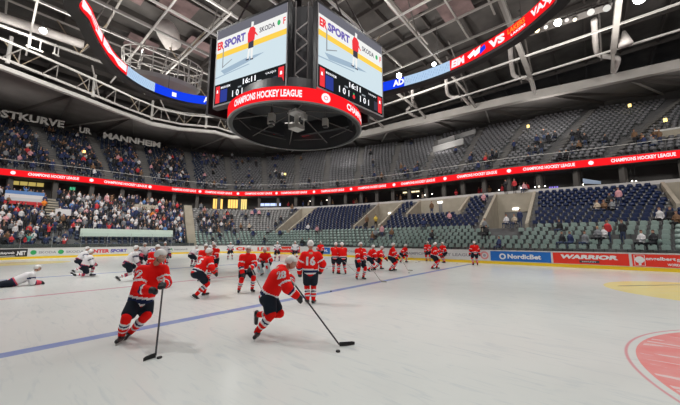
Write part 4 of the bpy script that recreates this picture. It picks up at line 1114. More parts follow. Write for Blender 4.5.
# pattern of fine dark marks over the pale segments
mb = MB()
for (a_, b_) in ((tR[404], tR[450]), (tL[127], tL[155])):
    T_ = arc(a_, b_); P = np.array([ov(x, -.05) for x in T_]); S = np.r_[0, np.cumsum(np.hypot(*np.diff(P, axis=0).T))]
    for k in range(40):
        x0 = S[-1]*(k + .2)/40; zz = .1 + .5*((k*7) % 5)/5; f2 = lambda x, z: (np.interp(x, S, P[:, 0]), np.interp(x, S, P[:, 1]), OZ0 + .22 + z)
        mb.add([f2(x0, zz), f2(x0 + S[-1]/90, zz), f2(x0 + S[-1]/90, zz + .16), f2(x0, zz + .16)], [(0, 1, 2, 3)], led('led_soft', (.25, .38, .60), 1))
mb.build('pattern', od)
mb = MB()
for k in range(0, 720, 60): x, y = ov(TS[k], .2); mb = MB(); mb.tube([(x, y, OZ1), (x, y, ZL + .2)], .02, STD, 4); mb.build('cable', od)

# ------------------------------------------------------------------ scoreboard cube
jb = tag(empty('scoreboard', (0, 0, 0)), 'hanging black scoreboard with big picture screens above a red ring display', 'scoreboard')
SZ0, SZ1 = CAM_Z + 8.2, CAM_Z + 13.15
def lerp2(a, b, f): return (a[0] + (b[0] - a[0])*f, a[1] + (b[1] - a[1])*f)
K8 = 8.2
Lp = ((1.0*K8, 2.085*K8), (1.16*K8, 1.45*K8)); Rp = ((1.30*K8, 1.29*K8), (1.97*K8, 1.215*K8))   # left->right seen from the camera
ctr = (12.3, 14.2)
def opp(p): return (2*ctr[0] - p[0], 2*ctr[1] - p[1])
SCR = [Lp, Rp, (opp(Lp[0]), opp(Lp[1])), (opp(Rp[0]), opp(Rp[1]))]
mb = MB(); ring = []
for a, b in SCR: ring += [a, b]
def inset(p, d): v = Vector((ctr[0] - p[0], ctr[1] - p[1])).normalized()*d; return (p[0] + v.x, p[1] + v.y)
core = [inset(p, .9) for p in ring]; n = len(core)
core_z0 = SZ0 + .6
mb.add([(*p, core_z0) for p in core] + [(*p, SZ1 + .5) for p in core], [tuple(range(n))[::-1], tuple(range(n, 2*n))] + [(i, (i + 1) % n, n + (i + 1) % n, n + i) for i in range(n)], mat('cube_core', (.018, .018, .02), .6)); mb.build('core', jb)
sig = [led('pic_ice', (.62, .74, .80), .95), led('pic_board', (.86, .86, .84), .95), led('pic_yellow', (.95, .62, .08), .95), led('pic_stand', (.16, .16, .19), .9), led('pic_shadow', (.36, .48, .60), .9),
       led('pic_red', (.85, .04, .05), .95), led('pic_purple', (.16, .12, .45), .9), led('pic_black', (.012, .014, .016), .9), led('pic_grey', (.30, .33, .36), .9), led('pic_navy', (.03, .05, .30), .9), led('pic_green', (.05, .45, .15), .9), led('pic_dark', (.05, .05, .08), .9)]
ICEc, BRD, YLW, STN, SHD, PRD, PPU, PBK, PGY, PNV, PGR, PDK = sig
for si, (a, b) in enumerate(SCR):
    A_, B_ = Vector((*a, 0)), Vector((*b, 0)); W_ = (B_ - A_).length; H_ = SZ1 - SZ0; dx = (B_ - A_)/W_; nr = Vector((dx.y, -dx.x, 0))   # outward normal
    if nr.dot(Vector((a[0] - ctr[0], a[1] - ctr[1], 0))) < 0: nr = -nr
    def fs(x, y, l=0): p = A_ + dx*(x*W_) + nr*(.01 + .006*l); return (p.x, p.y, SZ0 + y*H_)
    mb = MB(); th = .35
    P = []
    for y in (-.035, 1.03):
        for (x, o) in ((-.02, 0), (1.02, 0), (1.02, -th), (-.02, -th)): p = A_ + dx*(x*W_) + nr*o; P.append((p.x, p.y, SZ0 + y*H_))
    mb.hexa(P, BLK); cs = mb.build('screen_casing', jb)
    mb = MB(); edge = mat('frame_grey', (.35, .35, .36), .4)
    for (x0, x1, y0, y1) in ((-.012, 1.012, -.02, 0), (-.012, 0, 0, 1), (1, 1.012, 0, 1)): mb.add([fs(x0, y0), fs(x1, y0), fs(x1, y1), fs(x0, y1)], [(0, 1, 2, 3)], edge)
    mb.build('frame', cs)
    mb = MB()
    def poly(pts, m, l=0): mb.add([fs(x, y, l) for x, y in pts], [tuple(range(len(pts)))], m)
    def rect(x0, y0, x1, y1, m, l=0): poly([(x0, y0), (x1, y0), (x1, y1), (x0, y1)], m, l)
    rect(0, 0, 1, .265, PBK); rect(0, .265, 1, .615, ICEc); rect(0, .615, 1, .685, YLW); rect(0, .685, 1, .88, BRD); rect(0, .88, 1, 1, STN)
    poly([(.08, .44), (.48, .50), (.72, .49), (.46, .43), (.14, .38)], SHD, 1); poly([(0, .365), (.5, .41), (.52, .40), (0, .35)], SHD, 1)
    rect(.10, .47, .115, .74, PGY, 1); poly([(.10, .47), (.25, .54), (.25, .552), (.10, .485)], PGY, 1)
    # skater on the picture: legs, torso, head, stick
    poly([(.475, .47), (.50, .47), (.53, .67), (.495, .67)], BRD, 2); poly([(.53, .46), (.555, .46), (.56, .67), (.52, .67)], BRD, 2)
    poly([(.49, .60), (.565, .60), (.565, .70), (.49, .70)], PDK, 3); poly([(.48, .68), (.575, .69), (.585, .83), (.545, .88), (.505, .87), (.475, .80)], PRD, 3)
    poly([(.52, .87), (.555, .87), (.56, .93), (.525, .94)], BRD, 4); poly([(.46, .46), (.505, .455), (.505, .475), (.46, .475)], PDK, 3); poly([(.525, .45), (.565, .445), (.565, .465), (.525, .465)], PDK, 3)
    poly([(.575, .77), (.615, .73), (.62, .74), (.58, .80)], PRD, 3)
    def T_(t, m, x0, x1, y0, h, bold=.04, l=1):   # text along the screen
        put_text(mb, t, m, lambda x, z: fs(x, y0 + z, l), x0, 0, h, x1 - x0, bold)
    T_('ER', PRD, .01, .11, .73, .11, .05); T_('SPORT', PPU, .12, .44, .73, .11, .05); T_('SKODA', PDK, .64, .85, .755, .065, .02)
    poly([(.90 + .022*math.cos(k*PI/4), .79 + .035*math.sin(k*PI/4)) for k in range(8)], PGR, 1); T_('F', PRD, .955, .985, .75, .08, .03)
    # score bar
    rect(.02, .02, .085, .24, PRD, 1); poly([(.035, .15), (.06, .15), (.055, .19), (.04, .19)], LW2, 2); rect(.095, .02, .20, .18, PNV, 1)
    T_('MANNHEIM', LW2, .10, .24, .195, .03, .01); T_('VAXJO', LW2, .74, .88, .195, .03, .01)
    rect(.91, .02, .98, .24, PRD, 1); poly([(.93, .15), (.96, .15), (.955, .19), (.935, .19)], LW2, 2); rect(.84, .03, .90, .15, PDK, 1)
    T_('16:11', LW2, .43, .61, .17, .07, .03); T_('1 0 1', LW2, .28, .43, .05, .08, .02); T_('1 0 1', LW2, .60, .75, .05, .08, .02)
    rect(.36, .145, .41, .165, PGY, 1); rect(.63, .145, .69, .165, PGY, 1); poly([(.50 + .02*math.cos(k*PI/3), .075 + .03*math.sin(k*PI/3)) for k in range(6)], PRD, 2); poly([(.50 + .012*math.cos(k*PI/3), .11 + .015*math.sin(k*PI/3)) for k in range(6)], PGR, 2)
    mb.build('screen_picture', cs)
    mb = MB(); p0 = fs(0, 0); mb.add([fs(.9 if si % 2 == 0 else -.02, -.035, 1), fs(1.02 if si % 2 == 0 else .12, -.035, 1), fs(1.02 if si % 2 == 0 else .12, -.015, 1), fs(.9 if si % 2 == 0 else -.02, -.015, 1)], [(0, 1, 2, 3)], PRD); mb.build('light_edge', cs)
# red ring below
RC = (12.4, 14.25); RRAD = 4.25; RZ = CAM_Z + 7.1; RZT = RZ + .82
def rg(t, r=RRAD, z=0): return (RC[0] + r*math.cos(t), RC[1] + r*math.sin(t), z)
TT = np.linspace(0, 2*PI, 97)[:-1]
mb = MB(); mb.slab([[rg(t, RRAD, RZ + .06) for t in TT], [rg(t, RRAD, RZT) for t in TT], [rg(t, RRAD - .06, RZT) for t in TT], [rg(t, RRAD - .06, RZ + .06) for t in TT]], LRED, True); rd = mb.build('ring_display', jb)
mb = MB(); GF = mat('ring_frame', (.22, .22, .22), .5)
mb.slab([[rg(t, RRAD - .07, RZ) for t in TT], [rg(t, RRAD - .07, RZT + .05) for t in TT], [rg(t, RRAD - .30, RZT + .05) for t in TT], [rg(t, RRAD - .30, RZ) for t in TT]], BLK, True); mb.build('ring_casing', jb)
mb = MB(); mb.slab([[rg(t, RRAD + .02, RZ) for t in TT], [rg(t, RRAD + .02, RZ + .06) for t in TT], [rg(t, RRAD - .1, RZ + .06) for t in TT], [rg(t, RRAD - .1, RZ) for t in TT]], GF, True); mb.build('ring_rim', jb)
def rtext(t, m, pxa, pxb, h, zz, name='lettering', bold=.04):
    c = []
    for px in (pxa, pxb):
        best = min(np.linspace(PI*.75, PI*1.75, 600), key=lambda t_: abs(proj(rg(t_, RRAD, RZ + .4))[0] - px)); c.append(best)
    ta, tb = c; mb = MB(); L = abs(tb - ta)
    put_text(mb, t, m, lambda x, z: rg(ta + (tb - ta)*x, RRAD + .015, RZ + zz + z), 0, 0, h, 1.0, bold); mb.build(name, rd)
rtext('CHAMPIONS HOCKEY LEAGUE', LWHT, 234.5, 302, .40, .24); rtext('CHAMPIONS', LWHT, 346.5, 367, .40, .24)
mb = MB(); best = min(np.linspace(PI*.75, PI*1.75, 600), key=lambda t_: abs(proj(rg(t_, RRAD, RZ + .4))[0] - 326))
disc(lambda x, z: rg(best + x/RRAD, RRAD + .015, z), 0, RZ + .44, .27, LWHT, mb, 12, r0=.12); disc(lambda x, z: rg(best + x/RRAD, RRAD + .018, z), 0, RZ + .44, .09, LWHT, mb, 8); mb.build('logo', rd)
for f in (.25, .5, .75):
    pass
# inside of the ring: dark drum, struts and pale machinery hanging at the centre
mb = MB(); cyl0 = [rg(t, RRAD - .32, RZ + .1) for t in TT]; cyl1 = [rg(t, RRAD - .6, SZ0 + .58) for t in TT]; mb.strip(cyl0, cyl1, BLK, True); mb.build('inner_drum', jb)
mb = MB()
for k in range(8): t = k*PI/4 + .2; mb.tube([rg(t, RRAD - .3, RZ + .35), rg(t, .5, RZ + 1.3)], .035, STD, 5); mb.tube([rg(t, RRAD - .3, RZ + .7), rg(t + .785, RRAD - .3, RZ + .7)], .03, STD, 5)
mb.build('strut', jb)
mb = MB(); c = Vector((RC[0], RC[1], 0))
mb.box(c + Vector((0, 0, RZ + 1.25)), (.9, .8, .18), STW); mb.box(c + Vector((0, 0, RZ + .8)), (.22, .22, .9), STW); mb.box(c + Vector((.1, .1, RZ + .32)), (.8, .7, .30), STG); mb.box(c + Vector((.35, -.35, RZ + 1.0)), (.3, .3, .35), STG)
mb.tube([c + Vector((-.4, .3, RZ + 1.15)), c + Vector((-.35, .35, RZ + .35))], .05, STW, 6); mb.tube([c + Vector((.4, -.3, RZ + 1.15)), c + Vector((.35, -.3, RZ + .35))], .05, STW, 6)
mb.build('winch_unit', jb)
for dx_, dy_, nm in ((-1.3, .9, 'speaker'), (-1.0, 1.4, 'speaker'), (1.5, -1.2, 'speaker')):
    mb = MB(); q = c + Vector((dx_, dy_, RZ + .75)); mb.box(q, (.4, .35, .5), STG, .5); mb.box(q - Vector((0, 0, .3)), (.3, .28, .1), BLK, .5); mb.tube([q + Vector((0, 0, .25)), q + Vector((0, 0, 1.0))], .03, STD, 4); mb.build('loudspeaker_box', jb)
mb = MB()
for p in (core[0], core[1], core[2], core[3], core[4], core[6]): mb.tube([(*p, SZ1 + .4), (ctr[0] + (p[0] - ctr[0])*.5, ctr[1] + (p[1] - ctr[1])*.5, ZL)], .06, STD, 5)
mb.tube([(ctr[0], ctr[1], SZ1), (ctr[0], ctr[1], ZL + 1)], .25, BLK, 8); mb.build('suspension', jb)
# truss showing in the gap between the two near screens
g_ = (Vector((*Lp[1], 0)) + Vector((*Rp[0], 0)))/2; g_ = g_ + (Vector((*ctr, 0)) - g_).normalized()*.5
mb = MB()
for o in (-.35, .35):
    q = g_ + Vector((.7, -.7, 0)).normalized()*o; mb.tube([(q.x, q.y, SZ0 + .2), (q.x, q.y, SZ1 + .5)], .05, STD, 5)
for k in range(6):
    a = g_ + Vector((.7, -.7, 0)).normalized()*(.35*(-1)**k); b = g_ + Vector((.7, -.7, 0)).normalized()*(-.35*(-1)**k)
    mb.tube([(a.x, a.y, SZ0 + .3 + k*.65), (b.x, b.y, SZ0 + .95 + k*.65)], .04, STG, 5)
mb.build('gap_truss', jb)

# ------------------------------------------------------------------ players
K_RED = mat('jersey_red', (.86, .010, .008), .8, spec=.15, bump=.05, nscale=30); K_WHT = mat('jersey_white', (.78, .76, .78), .65); K_NVY = mat('kit_navy', (.012, .022, .08), .8, spec=.2)
K_SHO = mat('pants_dark', (.012, .018, .030), .8, spec=.2); K_GLV = mat('glove_black', (.015, .015, .018), .5); K_HEL = mat('helmet_white', (.82, .80, .78), .25); K_BOO = mat('boot_black', (.015, .015, .017), .35)
K_STL = mat('blade_steel', (.65, .67, .70), .2, metal=1); K_HOL = mat('holder_white', (.7, .7, .7), .4); K_LIP = mat('lips', (.45, .16, .14), .6); K_EYE = mat('eye_dark', (.03, .02, .02), .3)
K_VIS = bpy.data.materials.new('visor'); K_VIS.use_nodes = True; nt = K_VIS.node_tree; nt.nodes.clear()
o = nt.nodes.new('ShaderNodeOutputMaterial'); mx = nt.nodes.new('ShaderNodeMixShader'); tr = nt.nodes.new('ShaderNodeBsdfTransparent'); gl = nt.nodes.new('ShaderNodeBsdfGlossy'); gl.inputs['Roughness'].default_value = .08; mx.inputs[0].default_value = .12
nt.links.new(tr.outputs[0], mx.inputs[1]); nt.links.new(gl.outputs[0], mx.inputs[2]); nt.links.new(mx.outputs[0], o.inputs[0])
K_SHAFT = mat('stick_dark', (.03, .03, .035), .4); K_SHAFTW = mat('stick_pale', (.45, .42, .38), .4); K_TAPE = mat('stick_tape', (.02, .02, .02), .8); K_TAPEW = mat('stick_tape_white', (.6, .6, .58), .8)
K_PAD = mat('goalie_pad', (.66, .76, .80), .6)
def V3(*a): return np.array(a, float)
def unit(v): return v/max(1e-9, np.linalg.norm(v))
def ik(a, b, l1, l2, bend):
    a, b = V3(*a), V3(*b); d = b - a; L = min(np.linalg.norm(d), (l1 + l2)*.995); u = unit(d); b = a + u*L
    x = (l1*l1 - l2*l2 + L*L)/(2*L); h = math.sqrt(max(0, l1*l1 - x*x)); n_ = V3(*bend); n_ = unit(n_ - u*(n_ @ u)); return a + u*x + n_*h, b
def pose(lean=.45, crouch=.12, stride=.18, spread=.22, arms='stick', twist=0, headup=0, turn=0, lh=None, rh=None, la=None, ra=None, side=0):
    """body frame: faces +x, left is +y. returns joints"""
    J = {}; pel = V3(-.10*lean*2, side, .97 - crouch); td = V3(math.sin(lean), 0, math.cos(lean))
    J['pel'] = pel; sh = pel + td*.50; J['sh'] = sh
    c, s = math.cos(twist), math.sin(twist)
    for nm, q in (('L', 1), ('R', -1)):
        J['s' + nm] = sh + V3(-s*.20*q, c*.20*q, -.02); J['h' + nm] = pel + V3(0, .11*q, -.03)
    an = {'L': la or (stride, spread, .13), 'R': ra or (-stride, -spread, .13)}
    for nm, q in (('L', 1), ('R', -1)):
        k, a = ik(J['h' + nm], an[nm], .45, .45, (1, .15*q, .2)); J['k' + nm] = k; J['a' + nm] = a
    J['neck'] = sh + unit(td + V3(0, 0, .6))*.10; J['head'] = J['neck'] + unit(td*.5 + V3(.05 + .0, 0, 1 + headup))*.16
    hands = {'stick': ((.50, .02, .98 - crouch*.8), (.42, -.22, .80 - crouch*.6)), 'down': ((.10, .36, .82 - crouch), (.10, -.36, .82 - crouch)), 'front': ((.42, .12, 1.05 - crouch), (.42, -.12, 1.05 - crouch)),
             'reach': ((.75, .10, .72 - crouch*.4), (.45, -.15, .95 - crouch*.4)), 'ice': ((.75, .25, .12), (.75, -.25, .12))}[arms]
    hd = {'L': lh or hands[0], 'R': rh or hands[1]}
    for nm, q in (('L', 1), ('R', -1)):
        tgt = V3(*hd[nm]) + (V3(pel[0], 0, 0) if not (lh or rh) else 0)
        e, w_ = ik(J['s' + nm], tgt, .31, .30, (-.4, .9*q, -.5)); J['e' + nm] = e; J['w' + nm] = w_
    J['fwd'] = V3(math.cos(turn), math.sin(turn), 0); J['bf'] = V3(1, 0, 0)
    J['toeL'] = V3(1, .15, 0); J['toeR'] = V3(1, -.25, 0); J['td'] = td
    return J
def seg_t(c, a, b):
    ab = b - a; t = ((c - a) @ ab)/(ab @ ab); tc = np.clip(t, 0, 1); return t, np.linalg.norm(c - a - tc[:, None]*ab, axis=1)
def build_player(name, label, J, loc, rz, team='red', h=.028, num=None, numh=.26, goalie=False, bare=False, cat='person', group=None, detail=False):
    root = tag(empty(name, loc, rz), label, cat, group)
    fwd = unit(J['fwd']); up = unit(unit(J['head'] - J['neck'])*.6 + V3(0, 0, .7)); fwd = unit(fwd - up*(fwd @ up)); lf = np.cross(up, fwd); R = np.stack([fwd, lf, up], 1)
    hc = J['head']
    def H(x, y, z): return hc + R @ V3(x, y, z)
    P = [('e', hc, (.098, .078, .118), R), ('e', H(.025, 0, -.055), (.072, .062, .065), R), ('e', H(.095, 0, -.012), (.022, .014, .026), R), ('e', H(.07, 0, .028), (.035, .062, .016), R),
         ('e', H(.075, 0, -.062), (.024, .03, .018), R), ('e', H(-.005, .078, -.01), (.022, .014, .034), R), ('e', H(-.005, -.078, -.01), (.022, .014, .034), R),
         ('c', J['neck'] - J['td']*.06, H(-.01, 0, -.07), .058, .052), ('c', J['pel'], J['sh'] - J['td']*.05, .125, .14), ('c', J['sL'], J['sR'], .065, .065)]
    for s in 'LR':
        P += [('c', J['s' + s], J['e' + s], .052, .042), ('c', J['e' + s], J['w' + s], .042, .030), ('c', J['h' + s], J['k' + s], .085, .06), ('c', J['k' + s], J['a' + s], .058, .042)]
        hn = J['w' + s] + unit(J['w' + s] - J['e' + s])*.07; P += [('c', J['w' + s], hn, .032, .030)]
    def cf(c):
        q = (c - hc) @ R; m = np.zeros(len(c), int)
        m[(q[:, 2] > .065) | ((q[:, 0] < -.02) & (q[:, 2] > -.05) & (np.abs(q[:, 1]) < .1) & (np.linalg.norm(q, axis=1) < .16))] = 1
        m[(q[:, 0] > .06) & (np.abs(np.abs(q[:, 1]) - .03) < .014) & (np.abs(q[:, 2] - .008) < .008)] = 3
        m[(q[:, 0] > .05) & (np.abs(q[:, 1]) < .026) & (np.abs(q[:, 2] + .062) < .007)] = 2
        m[np.linalg.norm(q, axis=1) > .2] = 0
        return m
    me = organic('body', P, min(h, .022) if not detail else .0125, [SKIN, HAIR, K_LIP, K_EYE], cf, .02); link('body', me, root)
    # jersey
    base, s1, s2 = (K_RED, K_WHT, K_NVY) if team == 'red' else (K_WHT, mat('stripe_red', (.62, .05, .09), .65), K_NVY)
    pel, sh, td = J['pel'], J['sh'], J['td']; side = unit(J['sL'] - J['sR']); fr = unit(np.cross(side, td))
    Pj = [('c', pel - td*.03, sh - td*.14, .185, .185), ('c', pel - td*.03 + side*.07, sh - td*.12 + side*.09, .15, .15), ('c', pel - td*.03 - side*.07, sh - td*.12 - side*.09, .15, .15),
          ('c', J['sL'] - side*.02, J['sR'] + side*.02, .105, .105), ('c', sh, J['neck'] - td*.02, .10, .075)]
    for s in 'LR': Pj += [('c', J['s' + s], J['e' + s], .112, .098), ('c', J['e' + s], J['w' + s] - unit(J['w' + s] - J['e' + s])*.02, .098, .078)]
    def cj(c):
        m = np.zeros(len(c), int); best = np.full(len(c), 9.0); tt_ = np.zeros(len(c)); wh = np.zeros(len(c), int)
        tb, db = seg_t(c, pel - td*.12, sh); db = db - .18
        for k, (a, b, r) in enumerate((('sL', 'eL', .1), ('eL', 'wL', .08), ('sR', 'eR', .1), ('eR', 'wR', .08))):
            t, d = seg_t(c, J[a], J[b]); d = d - r; u = d < best; best[u] = d[u]; tt_[u] = t[u]; wh[u] = k
        sl = best < db; fore = sl & (wh % 2 == 1); upp = sl & (wh % 2 == 0)
        t = tt_
        def st(mask, v, a, b, k): m[mask & (v > a) & (v < b)] = k
        st(fore, t, .10, .24, 1); st(fore, t, .24, .42, 2); st(fore, t, .42, .56, 1); 
        st(upp, t, .55, .68, 1) if team == 'red' else st(upp, t, .3, .5, 2)
        bd = ~sl; st(bd, tb, .08, .14, 1); st(bd, tb, .14, .25, 2); st(bd, tb, .25, .31, 1)
        if team != 'red': st(fore, t, .56, 1.2, 1); st(bd, tb, -.5, .02, 1)
        return m
    lo, hi = bounds(Pj); base_f = blend(Pj, .045)
    cut = lambda G: np.maximum(base_f(G), -((G - (pel - td*.13)) @ td))
    Vv, Ff = surface_net(cut, lo, hi, h); jm = big_mesh('jersey', Vv, Ff, cj(Vv[Ff].mean(1)), [base, s1, s2], True); jo = link('jersey', jm, root)
    if num:
        bv = BVHTree.FromPolygons([tuple(v) for v in Vv], [tuple(f) for f in Ff])
        for (t_, cpos, nrm, upv, hh) in num:
            nrm = unit(nrm); upv = unit(upv - nrm*(upv @ nrm)); rt_ = np.cross(upv, nrm); mbn = MB(); A, F, wd = text_mesh(t_, .05)
            vs = []
            for a in A:
                p = cpos + rt_*(a[0] - wd/2)*hh + upv*(a[1] - .5)*hh; r_ = bv.ray_cast(Vector(p + nrm*.5), Vector(-nrm))
                q = (np.array(r_[0]) if r_[0] is not None else p) + nrm*.008; vs.append(tuple(q))
            mbn.add(vs, F, K_WHT if team == 'red' else K_NVY); mbn.build('number', jo)
    # pants, socks
    Pp = [('c', pel - td*.06 + side*.05, pel - td*.06 - side*.05, .165, .165)]
    for s in 'LR':
        kd = J['h' + s] + (J['k' + s] - J['h' + s])*.68; Pp += [('c', J['h' + s], kd, .142, .125)]
    link('pants', organic('pants', Pp, h, [K_SHO], None, .03), root)
    if team == 'red': sb, sa = K_RED, K_WHT
    else: sb, sa = K_WHT, mat('stripe_red', (.62, .05, .09), .65)
    for s in 'LR':
        k_, a_ = J['k' + s], J['a' + s]
        if goalie:
            d = unit(J['toe' + s]); mb_ = MB(); f = unit(d + V3(0, 0, 0)); sd = unit(np.cross(V3(0, 0, 1), f)); top = J['k' + s] + V3(0, 0, .18) + f*.08; bot = J['a' + s] + f*.1; Q = []
            for (p, w0, dp) in ((bot, .13, .10), (top, .12, .06)): Q += [p - sd*w0 - f*dp, p + sd*w0 - f*dp, p + sd*w0 + f*.05, p - sd*w0 + f*.05]
            mb_.hexa([Vector(q) for q in Q], K_PAD); mb_.tube([Vector(bot + f*.06 - sd*.12), Vector(top + f*.06 - sd*.11)], .035, K_PAD, 6); mb_.tube([Vector(bot + f*.06 + sd*.12), Vector(top + f*.06 + sd*.11)], .035, K_PAD, 6)
            mb_.build('leg_pad', root)
        ax = unit(a_ - k_); Ps = [('c', k_ - ax*.02, k_ + ax*.22, .088, .078), ('c', k_ + ax*.22, a_ + ax*.02, .078, .055)]
        def cs_(c, k_=k_, a_=a_):
            t, d = seg_t(c, k_, a_); m = np.zeros(len(c), int)
            for (u0, u1, q) in ((.22, .34, 1), (.34, .42, 2), (.42, .52, 1), (.68, .76, 1)): m[(t > u0) & (t < u1)] = q
            return m
        link('sock', organic('sock', Ps, h*.8, [sb, sa, K_NVY], cs_, .03), root)
        # skate
        f = V3(*J['toe' + s]); f = unit(f - ax*(f @ ax)*(.85 if abs(ax[2]) < .8 else 1)) if 'free' + s in J or True else f
        if abs(ax[2]) > .75: f = unit(V3(f[0], f[1], 0)); dn = V3(0, 0, -1)
        else: dn = ax
        Pb = [('c', a_ - dn*.02, a_ + dn*.05, .055, .055), ('c', a_ + dn*.055 - f*.05, a_ + dn*.065 + f*.17, .045, .038)]
        bo = link('skate', organic('skate', Pb, min(h, .022), [K_BOO], None, .02), root)
        mb_ = MB(); sdv = unit(np.cross(dn, f)); o0 = a_ + dn*.10 - f*.08; o1 = a_ + dn*.10 + f*.19
        def plate(p0, p1, z0, z1, w_, m_, tp=0):
            Q = []
            for zz, e in ((z1, tp), (z0, 0)): Q += [p0 + dn*zz - sdv*w_ + f*e, p1 + dn*zz - sdv*w_ - f*e, p1 + dn*zz + sdv*w_ - f*e, p0 + dn*zz + sdv*w_ + f*e]
            mb_.hexa([Vector(q) for q in Q], m_)
        plate(o0, o1, 0, .012, .018, K_HOL); plate(o0 + f*.01, o0 + f*.05, .0, .022, .009, K_HOL); plate(o1 - f*.06, o1 - f*.02, .0, .022, .009, K_HOL); plate(o0 + f*.0, o1, .020, .030, .004, K_STL)
        mb_.build('blade', bo)
        # glove: cuff, palm, four curled fingers and a thumb
        w_, e_ = J['w' + s], J['e' + s]; ax = unit(w_ - e_); pc = w_ + ax*.07; g = J.get('grip' + s); q = 1 if s == 'L' else -1
        acr = unit(np.cross(ax, V3(0, 0, 1) if abs(ax[2]) < .9 else V3(1, 0, 0))) if g is None else unit(g - ax*(g @ ax)); cu = unit(np.cross(acr, ax))*(-q)
        if g is None and cu @ (J['bf']*.6 - V3(0, 0, .8)) < 0: cu = -cu
        Pg = [('c', w_ - ax*.09, w_ + ax*.0, .080, .068), ('c', w_, pc, .058, .062), ('c', pc - acr*.03, pc + acr*.03, .036, .036)]
        for k, ln in zip((-1.5, -.5, .5, 1.5), (.036, .044, .046, .040)):
            b0 = pc + acr*k*.026 + ax*.03; b1 = b0 + ax*ln*.8 + cu*.012; b2 = b1 + cu*ln; b3 = b2 - ax*ln*.6 + cu*.006; Pg += [('c', b0, b1, .017, .016), ('c', b1, b2, .016, .015), ('c', b2, b3, .015, .013)]
        th0 = pc + acr*.05*(-1) - ax*.02; Pg += [('c', th0, th0 + cu*.045 + ax*.02, .018, .017), ('c', th0 + cu*.045 + ax*.02, th0 + cu*.06 + ax*.05 + acr*.02, .017, .014)]
        glm = K_GLV; link('glove', organic('glove', Pg, min(h*.8, .016) if h < .03 else .02, [glm, s1 if team == 'red' else K_NVY], (lambda c, w_=w_, ax=ax: (((c - w_) @ ax) < -.045).astype(int)), .012), root)
    # helmet
    if not bare:
        Ph = [('e', H(-.012, 0, .035), (.124, .100, .110), R), ('e', H(-.045, 0, .0), (.095, .092, .095), R)]
        bf_ = blend(Ph, .03)
        def hel(G):
            q = (G - hc) @ R; v = bf_(G)
            v = np.maximum(v, -(q[..., 2] - np.where(q[..., 0] > .03, .045, np.where(q[..., 0] < -.05, -.055, -.035 + .0*q[..., 0])))); return v
        lo, hi = bounds(Ph); a_, b_ = surface_net(hel, lo, hi, min(h, .020)); c = (a_[b_].mean(1) - hc) @ R
        ho = link('helmet', big_mesh('helmet', a_, b_, np.zeros(len(b_), int), [K_HEL], True), root)
        mb_ = MB(); A_, B_ = [], []
        for k in range(9):
            an = (k/8 - .5)*2.1; A_.append(Vector(H(.135*math.cos(an) - .005, .112*math.sin(an), .055))); B_.append(Vector(H(.142*math.cos(an) - .002, .115*math.sin(an), -.022)))
        mb_.strip(A_, B_, K_VIS); mb_.build('visor', ho)
        mb_ = MB(); mb_.tube([Vector(H(.0, .088, -.02)), Vector(H(.03, .07, -.09)), Vector(H(.045, 0, -.125)), Vector(H(.03, -.07, -.09)), Vector(H(.0, -.088, -.02))], .006, K_GLV, 4); mb_.build('chin_strap', ho)
    return root, R
def W(root_loc, rz, p):
    c, s = math.cos(rz), math.sin(rz); return Vector((root_loc[0] + p[0]*c - p[1]*s, root_loc[1] + p[0]*s + p[1]*c, root_loc[2] + p[2]))
def make_stick(top, grip, blade_at, label, pale=False, face=None, blade_len=.30, flip=1):
    """shaft from above the top hand through the lower hand to the heel on the ice"""
    top, heel = Vector(top), Vector(blade_at); e = empty('hockey_stick', heel); tag(e, label, 'hockey stick')
    d = (top - heel).normalized(); mb = MB(); mb.tube([Vector((0, 0, .03)), top + d*.10 - heel], .016, K_SHAFTW if pale else K_SHAFT, 5); sh = mb.build('shaft', e)
    mb = MB(); mb.tube([top - d*.08 - heel, top + d*.105 - heel], .021, K_TAPEW, 6); mb.build('grip_tape', sh)
    f = Vector(face).normalized() if face is not None else Vector((-d.x, -d.y, 0)).normalized(); sd = Vector((-f.y, f.x, 0)); mb = MB(); N_ = 7; lp = []
    for k in range(N_):
        t = k/(N_ - 1); c = f*blade_len*t + sd*(.03*t*t*flip); w_ = .010 - .004*t; z1 = .075 - .012*t if t < .95 else .05
        lp.append([c - sd*w_ + Vector((0, 0, .004)), c + sd*w_ + Vector((0, 0, .004)), c + sd*w_ + Vector((0, 0, z1)), c - sd*w_ + Vector((0, 0, z1))])
    vs = [v for q in lp for v in q]; fs_ = [(3, 2, 1, 0), tuple((N_ - 1)*4 + k for k in range(4))]
    for k in range(N_ - 1):
        for j in range(4): fs_.append((k*4 + j, k*4 + (j + 1) % 4, (k + 1)*4 + (j + 1) % 4, (k + 1)*4 + j))
    mb.add(vs, fs_, K_SHAFTW if pale else K_TAPE); mb.build('blade', e); return e
def view_dir(px): d = ray(px, 240); return math.atan2(d.y, d.x)
# joints of the closest skaters are given as (column, row, metres toward the lens) around the spot where they stand
def frame_joints(fx, fy, pts):
    g = at_z(fx, fy, 0); rho = math.hypot(g.x, g.y); rh = V3(g.x/rho, g.y/rho, 0); lf_ = V3(-rh[1], rh[0], 0); J = {}
    for k, (px, py, y) in pts.items():
        d = V3(*ray(px, py)); t = (rho - y)/(d @ rh); P = V3(0, 0, CAM_Z) + d*t - V3(g.x, g.y, 0); J[k] = V3(P @ rh, P @ lf_, P[2])
    return g, J
def close_player(fx, fy, pts, fwd, bf, toes, label, num=None, h=.02, grips=None, team='red'):
    g, J = frame_joints(fx, fy, pts); rz = math.atan2(g.y, g.x)
    J['fwd'] = V3(*fwd); J['bf'] = V3(*bf); J['td'] = unit(J['sh'] - J['pel']); J['toeL'], J['toeR'] = V3(*toes[0]), V3(*toes[1])
    for k, v in (grips or {}).items(): J[k] = V3(*v)
    nn = num(J) if num else None
    root, R = build_player('hockey_player', label, J, g, rz, team, h, nn, detail=True); return g, rz, J
